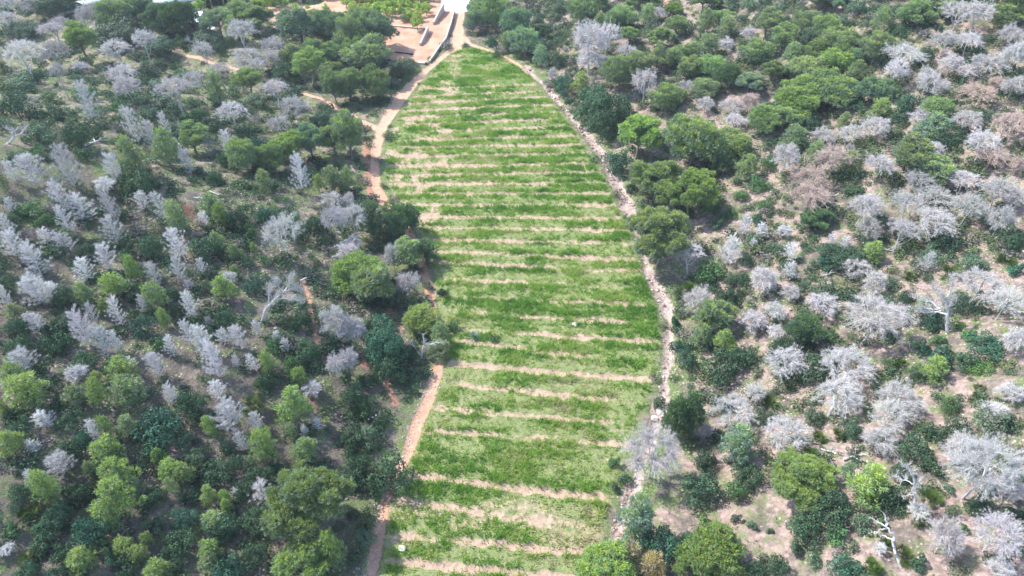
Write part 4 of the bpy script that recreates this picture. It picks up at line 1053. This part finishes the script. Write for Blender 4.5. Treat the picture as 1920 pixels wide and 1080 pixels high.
# cypresses by the hut
def cypress(px, py, h, label):
    x, y, z = at1(px, py)
    r = root('cypress', (x, y, z - .05), label, 'cypress', 'dark cypresses near the hut', (px, py))
    tk = Soup(); tk.tube([(0, 0, -.2), (0, 0, h * .5), (0, 0, h * .95)], [.07, .05, .02], 6); link('trunk', tk.mesh('cypress_trunk', M_BARK), r)
    n = int(1500 * h / 3); t = rng.random(n) ** .8; a = rng.random(n) * 6.283
    rad = .42 * h / 3 * np.sin(np.clip(t * 1.05 + .05, 0, 1) * math.pi) ** .6 * rng.uniform(.6, 1.05, n)
    P = np.stack([np.cos(a) * rad, np.sin(a) * rad, .1 + t * h * .96], -1)
    D = unit(np.stack([np.cos(a) * .4, np.sin(a) * .4, np.ones(n)], -1) + rdir(n) * .35)
    s = Soup(); s.tris(blades(P, D, .26, .08)); link('crown', s.mesh('cypress_crown', M_CYP), r)
for i, (px, py, h, lb) in enumerate([(383, 14, 2.6, 'dark cypress at the left end of the row above the hut'), (394, 18, 2.7, 'dark cypress second from the left end of the row above the hut'),
        (403, 15, 2.4, 'dark cypress third from the left end of the row above the hut'), (410, 15, 2.5, 'dark cypress in the middle right part of the row above the hut'),
        (416, 14, 2.3, 'dark cypress second from the right end of the row above the hut'), (425, 11, 2.0, 'smallest dark cypress ending the row above the hut at its right'),
        (379, 51, 1.5, 'small dark cypress standing against the white hut'), (387, 51, 1.3, 'tiny dark cypress on the pale yard right of the hut')]): cypress(px, py, h, lb)
# charred post on the red track
x, y, z = at1(626, 204)
po = root('charred_post', (x, y, z), 'thin charred black stump standing on the red track', 'stump', None, (625, 202))
s = Soup(); s.tube(curve((0, 0, -.2), (-.12, .05, .95), .06, 6), [.15, .14, .13, .12, .10, .05], 7); link('stem', s.mesh('stump_stem', M_CHAR), po)
s = Soup(); s.tube(curve((-.07, .02, .55), (-.25, .0, .85), .05, 4), [.06, .05, .04, .02], 5); link('branch_stub', s.mesh('stump_branch', M_CHAR), po)
# agaves and a flowering bush in the field, two pale boulders
def agave(px, py, w, label):
    x, y, z = at1(px, py); r = root('agave', (x, y, z), label, 'agave', None, (px, py)); s = Soup()
    for i in range(46):
        a = i * 2.4; el = .15 + 1.25 * i / 46; d = np.array([math.cos(a) * math.cos(el), math.sin(a) * math.cos(el), math.sin(el)])
        sd = np.array([-math.sin(a), math.cos(a), 0]) * .05; L = w * .5 * (1 - .2 * i / 46)
        s.tris([[-sd, sd, d * L * .6 + sd], [-sd, d * L * .6 + sd, d * L * .6 - sd], [d * L * .6 - sd, d * L * .6 + sd, d * L]])
    link('leaf_rosette', s.mesh('agave_rosette', M_AGAVE), r)
agave(889, 634, 1.7, 'round blue grey agave rosette in the grass rows')
x, y, z = at1(925, 637)
M_YEL = leaf_mat('yellow_flowers', (.28, .26, .05), (.60, .50, .06), .3)
pb = dict(PROTO['smallshrub'][0]); 
fb = root('flowering_bush', (x, y, z), 'small bush with yellow flowers right of the agave in the field', 'bush', None, (925, 632)); fb.scale = (1.1, 1.1, 1.0)
for pn, me in pb['parts']: c = link(pn, me, fb); c.color = (1.3, 1.4, 1.0, 1)
s = Soup(); dd = rdir(90); dd = dd[dd[:, 2] > 0]; s.tris(leaves(dd * [.55, .55, .75] + [0, 0, .05], dd, .14)); link('flowers', s.mesh('bush_flowers', M_YEL), fb)
def rock(w, n=3):
    import bmesh
    bm = bmesh.new(); bmesh.ops.create_icosphere(bm, subdivisions=n, radius=.5)
    V = np.array([v.co[:] for v in bm.verts]); T = np.array([[v.index for v in f.verts] for f in bm.faces]); bm.free()
    o = rng.random(3) * 50
    V = V * (1 + .5 * (vnoise(V[:, 0] * 2.6 + o[0], V[:, 1] * 2.6 + V[:, 2] * 2.1 + o[1], 5) - .5))[:, None]
    for _ in range(7):                        # chip flat facets
        nrm = rdir(1)[0]; k = V @ nrm; V = V - np.outer(np.maximum(0, k - .34), nrm)
    return V * np.array([1, rng.uniform(.7, 1), rng.uniform(.5, .75)]) * w, T
M_BOULD = plain('pale_boulder', (.46, .40, .35), (.62, .56, .51), 4)
for px, py, w, lb in [(1078, 611, .7, 'pale round boulder lying in the grass rows'), (754, 1031, .75, 'white boulder near the lower end of the footpath'),
                      (1238, 768, .95, 'largest pale boulder in the stony stream bed'), (1228, 782, .85, 'flat topped pale boulder just below the largest one in the stream bed'), (1249, 775, .7, 'small angular pale boulder at the right of the stream boulders')]:
    x, y, z = at1(px, py); s = Soup(); V, T = rock(w); s.add(V, T); o = link('boulder', s.mesh('boulder', M_BOULD)); o.location = (x, y, z + w * .12)
    tag(o, lb, 'boulder'); HAND.append((o, px, py))
# orchard trees
orch = []
for py, x0, x1, st in [(-6, 640, 820, 14), (3, 642, 816, 14), (12, 650, 812, 15), (22, 662, 806, 15), (31, 703, 800, 16), (40, 766, 792, 17), (-4, 470, 640, 15), (5, 478, 560, 16), (15, 482, 540, 18)]:
    for k, px in enumerate(np.arange(x0, x1, st)): orch.append((px + rng.uniform(-3, 3) + (k % 2) * 1, py + rng.uniform(-2, 2), rng.uniform(15, 19)))
orch += [(783, 57, 20), (578, 20, 10), (612, 22, 11), (556, 22, 11), (378, 22, 18)]
ox_, oy_ = unproject([o[0] for o in orch], [o[1] for o in orch]); oz_ = ground(ox_, oy_)
for (px, py, w), x, y, z in zip(orch, ox_, oy_, oz_):
    p = PROTO['orchard'][rng.integers(3)]; sc = w / (F / depth(x, y, z)) / p['W'] * 1.1
    lum = rng.uniform(.85, 1.15)
    o = plant(p, x, y, z - .03, sc, sc * rng.uniform(.9, 1.1), rng.uniform(0, 6.28), (lum * rng.uniform(.85, 1.05), lum, lum * .95))
    THINGS.append((o, 'O', 'orchard', px, py - 7, w, w, 0))

# ------------------------------------------------------------------ ground cover nobody could count
def stuff(name, V, T, m, tone, vp=None):
    me = mesh_from(name, V, T, m, {'tone': tone}); o = link(name, me); tag(o, kind='stuff'); return o
def area_points(n, ymin, ymax, spread=1.0):       # even on the ground inside a wedge wider than the view
    y = np.sqrt(rng.uniform(ymin ** 2, ymax ** 2, n)); 
    return rng.uniform(-1, 1, n) * (y * .98 + 22), y
# grass of the field
n = 170000
y = rng.uniform(18, 150, n); x = rng.uniform(-26, 34, n)
df = d_field(x, y); k = df < -.15; x, y, df = x[k], y[k], df[k]
sd = sandiness(x, y); pt = fbm(x * .28, y * .9, 101, 3); fine = fbm(x * 1.8, y * 1.8, 103, 2)
prob = np.clip(1.12 - 1.9 * sd, 0, 1) * (.24 + .95 * sstep(.36, .62, pt)) * sstep(.28, .5, fine + .12)
k = rng.random(len(x)) < np.maximum(prob, .05 + .2 * (sd < .35)); x, y, sd, pt = x[k], y[k], sd[k], pt[k]
z = ground(x, y)
lush = (1 - sd) * (.5 + sstep(.35, .65, pt))
nb = 7; P = np.repeat(np.stack([x, y, z], -1), nb, 0); P[:, :2] += rng.normal(size=(len(P), 2)) * .11
D = unit(rdir(len(P)) * [.75, .75, .35] + [0, 0, .85])
A = blades(P, D, np.repeat(.20 + .26 * lush, nb) * rng.uniform(.6, 1.25, len(P)), .075)
tone = np.clip(.10 + .78 * fbm(x * .45 + 9, y * .6, 107, 3) + .34 * sstep(.52, .68, fbm(x * .18 + 40, y * .3, 109, 3)) - .22 * lush + .30 * sd + rng.normal(size=len(x)) * .12 + .10 * sstep(60, 25, y) + .06 * sstep(90, 120, y), 0, 1)
stuff('field_grass', A.reshape(-1, 3), np.arange(len(A) * 3), M_FIELD, np.repeat(tone, nb * 3))
# low scrub and herbs on the slopes
def hill_mask(x, y):
    return (d_field(x, y) > .3) & (d_stream(x, y) > .15) & (d_path(x, y) > .25) & (d_plot(x, y) > .3) & (d_lot(x, y) > .4)
protoV = []
for i in range(6):
    w = rng.uniform(.8, 1.1); Vs = []
    for _ in range(4):
        c = np.array([rng.normal() * .22, rng.normal() * .22, .18]); d = rdir(58); d = d[d[:, 2] > -.35]
        Q = c + d * rng.uniform(.16, .36, len(d))[:, None]; Vs.append(leaves(Q, unit(d + rdir(len(d)) * .8), .13 * rng.uniform(.7, 1.3, len(d))))
    protoV.append(np.concatenate(Vs))
x, y = area_points(44000, 18, 190)
k = hill_mask(x, y); x, y = x[k], y[k]
xl = np.interp(y, _le[:, 1], _le[:, 0])
left = x < xl
dn = fbm(x * .16, y * .16, 111, 3)
pr = np.where(left, .50 + .55 * sstep(62, 42, y), .62) * (.25 + 1.5 * sstep(.36, .62, dn))
pr = np.where(y > 110, pr * .7, pr)
bare = dist_poly(x, y, gpoly([(1290, 940), (1480, 930), (1520, 1000), (1500, 1080), (1330, 1080)])) < 0
k = (rng.random(len(x)) < pr * 1.1) & ~bare; x, y, dn, left = x[k], y[k], dn[k], left[k]; z = ground(x, y)
Vs = []; Ts = []
tn = fbm(x * .35, y * .35, 113, 2)
for i in range(len(x)):
    p = protoV[rng.integers(6)]; a = rng.uniform(0, 6.283); c, s_ = math.cos(a), math.sin(a); sc = (.5 + (1.2 if left[i] else 1.1) * rng.random() ** 1.6) * (1 + .0045 * y[i])
    V = p.reshape(-1, 3) @ np.array([[c, s_, 0], [-s_, c, 0], [0, 0, rng.uniform(.7, 1.1)]]) * sc + [x[i], y[i], z[i] - .05]
    Vs.append(V.astype(np.float32))
    q = rng.random()
    base = rng.uniform(.0, .38) if q < ((.66 if y[i] > 60 else .86) if left[i] else .42) else (rng.uniform(.4, .68) if q < .80 else rng.uniform(.7, 1))
    Ts.append(np.full(len(V), base, np.float32))
stuff('undergrowth', np.concatenate(Vs), np.arange(sum(map(len, Vs))), M_COVER, np.concatenate(Ts))
print('undergrowth', len(x))
# herb and dry grass tufts between them
x, y = area_points(60000, 18, 190); k = hill_mask(x, y); x, y = x[k], y[k]
g = fbm(x * .25, y * .25, 121, 3) - .06 * (x > 0); k = rng.random(len(x)) < .15 + .85 * sstep(.42, .6, g); x, y = x[k], y[k]; z = ground(x, y)
nb = 6; P = np.repeat(np.stack([x, y, z], -1), nb, 0); P[:, :2] += rng.normal(size=(len(P), 2)) * .12
A = blades(P, unit(rdir(len(P)) * [.8, .8, .4] + [0, 0, .7]), np.repeat(rng.uniform(.15, .42, len(x)), nb), .06)
near_valley = np.minimum(np.abs(d_field(x, y)), np.abs(d_stream(x, y)))
tone = np.clip(.30 + .5 * fbm(x * .3 + 4, y * .3, 123, 2) * rng.uniform(.6, 1.3, len(x)) - .15 * (near_valley < 5) + np.where(rng.random(len(x)) < .25, .25, 0), 0, 1)
stuff('slope_herbs', A.reshape(-1, 3), np.arange(len(A) * 3), M_COVER, np.repeat(tone, nb * 3))
# stones: stream bed, scree, slopes, path edges
rocks = [rock(1.0, 1) for _ in range(8)]
def stones(name, x, y, w, tone, sink=.12):
    z = ground(x, y); Vs = []; Ts = []; Tn = []; n0 = 0
    for i in range(len(x)):
        V, T = rocks[rng.integers(8)]; a = rng.uniform(0, 6.283); c, s_ = math.cos(a), math.sin(a)
        V = V @ np.array([[c, s_, 0], [-s_, c, 0], [0, 0, 1]]) * w[i] + [x[i], y[i], z[i] + w[i] * sink]
        Vs.append(V.astype(np.float32)); Ts.append(T + n0); n0 += len(V); Tn.append(np.full(len(V), tone[i], np.float32))
    stuff(name, np.concatenate(Vs), np.concatenate(Ts), M_STONE, np.concatenate(Tn))
n = 60000; y = rng.uniform(18, 135, n); x = rng.uniform(0, 30, n); ds = d_stream(x, y); k = (ds < .2) & (rng.random(n) < .2 + .5 * (fbm(x * .5, y * .5, 141) > .55)); x, y, ds = x[k], y[k], ds[k]
w = np.clip(.13 * np.exp(rng.normal(size=len(x)) * .6), .06, .7) * (1 + .004 * y)
stones('stream_stones', x, y, w, np.clip(.40 + rng.normal(size=len(x)) * .24, 0, 1))
x, y = area_points(26000, 18, 150); k = hill_mask(x, y); x, y = x[k], y[k]
xr = np.interp(y, _re[:, 1], _re[:, 0])
pr = np.where(x > xr, .5, .32) * sstep(.46, .62, fbm(x * .12, y * .12, 131, 3)) + .05
sc = (dist_poly(x, y, gpoly([(1290, 930), (1480, 930), (1530, 1000), (1500, 1085), (1330, 1085)])) < 0)
k = rng.random(len(x)) < np.where(sc, 1, pr); x, y = x[k], y[k]
w = np.clip(.13 * np.exp(rng.normal(size=len(x)) * .5), .05, .6) * (1 + .003 * y)
stones('slope_stones', x, y, w, np.clip(.42 + rng.normal(size=len(x)) * .22, 0, 1))
sel = np.array(PATHS[0])[:9]; i = rng.integers(0, 8, 1500); t = rng.random(1500)
px = sel[i, 0] * (1 - t) + sel[i + 1, 0] * t + rng.normal(size=1500) * 9 - 5; py = sel[i, 1] * (1 - t) + sel[i + 1, 1] * t
x, y = flat(px, py); stones('path_gravel', x, y, np.clip(.075 * np.exp(rng.normal(size=1500) * .5), .04, .3), np.clip(.5 + rng.normal(size=1500) * .25, 0, 1))
# ------------------------------------------------------------------ names for every plant: what it looks like and where it stands
LANDMARKS = [(530, 540, 'leaning white dead tree'), (1778, 590, 'white spreading skeleton tree'), (1115, 205, 'round dark twin trees'), (1235, 455, 'big pine by the stream'),
 (1235, 345, 'broad streamside pine'), (1223, 868, 'huge grey streamside tree'), (1512, 900, 'big yellowish pine'), (725, 870, 'dark round footpath tree'), (577, 950, 'giant lower left pine'),
 (150, 66, 'lone yellowish top pine'), (700, 238, 'red track junction'), (367, 42, 'white hut'), (783, 50, 'lone fruit tree'), (820, 30, 'pale retaining wall'), (1550, 318, 'brown dead pines'),
 (1895, 240, 'brown edge pine'), (1180, 990, 'golden pine tops'), (640, 270, 'round pine below the track'), (750, 415, 'round dark path pine'), (705, 530, 'yellowish path pine'), (1665, 1010, 'curved white snag'),
 (1845, 880, 'giant pale dead tree'), (1625, 625, 'feathery pale dead tree'), (25, 255, 'forked bleached dead tree'), (340, 165, 'tall pale twin dead trees'), (795, 630, 'white shaded branches'), (1400, 990, 'pink scree patch'),
 (1115, 100, 'mauve dead thicket'), (1830, 60, 'large pale hilltop thicket'), (1240, 20, 'bare hill track'), (145, 640, 'pale feathery pair'), (1715, 900, 'thin upright snag'), (345, 410, 'small rust brown pine'), (270, 800, 'blue green scrub bush')]
DIRS = ['right of', 'lower right of', 'below', 'lower left of', 'left of', 'upper left of', 'above', 'upper right of']
ORD = ['nearest', 'second', 'third', 'fourth', 'fifth', 'sixth', 'seventh', 'eighth', 'ninth', 'tenth', 'eleventh', 'twelfth', 'thirteenth', 'fourteenth', 'fifteenth', 'sixteenth', 'seventeenth', 'eighteenth', 'nineteenth', 'twentieth']
LOOK = {'g': 'mid green pine', 'gy': 'yellowish green pine', 'gb': 'greyish green pine', 'gk': 'dark green pine', 'gG': 'golden topped pine', 'gB': 'giant bushy green pine', 'gY': 'big yellowish pine',
        'D': 'bushy grey dead pine', 'DB': 'giant pale dead pine', 'd': 'feathery grey dead pine', 'R': 'pinkish brown dead pine', 'Rd': 'narrow rust brown dead pine',
        's': 'dark green shrub', 'sb': 'blue green shrub', 'sg': 'bright green shrub', 'so': 'dull grey green shrub', 'sy': 'pale yellowish shrub', 'P': 'dwarf fan palm', 'O': 'lime green fruit tree'}
GRP = {'g': 'green pines on the slopes', 'D': 'dead grey pines', 'd': 'dead grey pines', 'R': 'dead brown pines', 's': 'evergreen scrub bushes', 'P': 'dwarf fan palms', 'O': 'fruit trees in the far orchard'}
buckets = {}
used_cat = {}
for th in THINGS:
    o, k, pk, px, py, w, h, t = th
    best = None
    for lx, ly, ln in LANDMARKS:
        d = math.hypot(px - lx, (py - ly) * 1.1)
        if d < 10: continue
        if best is None or d < best[0]: best = (d, lx, ly, ln)
    d, lx, ly, ln = best
    a = math.atan2(py - ly, px - lx)
    di = DIRS[int(round(a / (math.pi / 4))) % 8]
    sw = w / (900 + py) * 1500
    size = 'small' if sw < 38 else ('large' if sw > 62 else 'medium')
    if k in ('DB', 'gB', 'gY'): size = ''
    if t > 25: size = (size + ' tall trunked').strip()
    buckets.setdefault((size, k, ln, di), []).append((d, o))
for (size, k, ln, di), v in buckets.items():
    v.sort(key=lambda q: q[0])
    for n_, (d, o) in enumerate(v):
        base = (size + ' ' + LOOK[k]).strip()
        lab = f'{base} {di} the {ln}' if len(v) == 1 else f'{base}, {ORD[min(n_, 19)]} {di} the {ln}'
        tag(o, lab, NAMES['pine' if k[0] == 'g' else 'shrub' if k[0] == 's' else 'palm' if k == 'P' else 'orchard' if k == 'O' else 'dead'][1], GRP[k[0]])
# ------------------------------------------------------------------ haze between the camera and the far slopes
HAZE = 0.00025
if HAZE:
    m = bpy.data.materials.new('haze'); m.use_nodes = True; n = m.node_tree.nodes; l = m.node_tree.links
    n.remove(n['Principled BSDF']); v = n.new('ShaderNodeVolumePrincipled'); v.inputs['Color'].default_value = (.80, .87, 1.0, 1); v.inputs['Density'].default_value = HAZE; v.inputs['Anisotropy'].default_value = .2
    l.new(v.outputs[0], n['Material Output'].inputs['Volume'])
    co = np.array([v_.co[:] for o in COL.objects if o.type == 'MESH' and o.get('kind') == 'structure' for v_ in (o.data.vertices[0],)])
    s = Soup(); s.box(-1250, 1250, -40, 960, -12, 140); o = link('haze', s.mesh('haze', m)); tag(o, kind='stuff')
print('objects', len(bpy.data.objects))
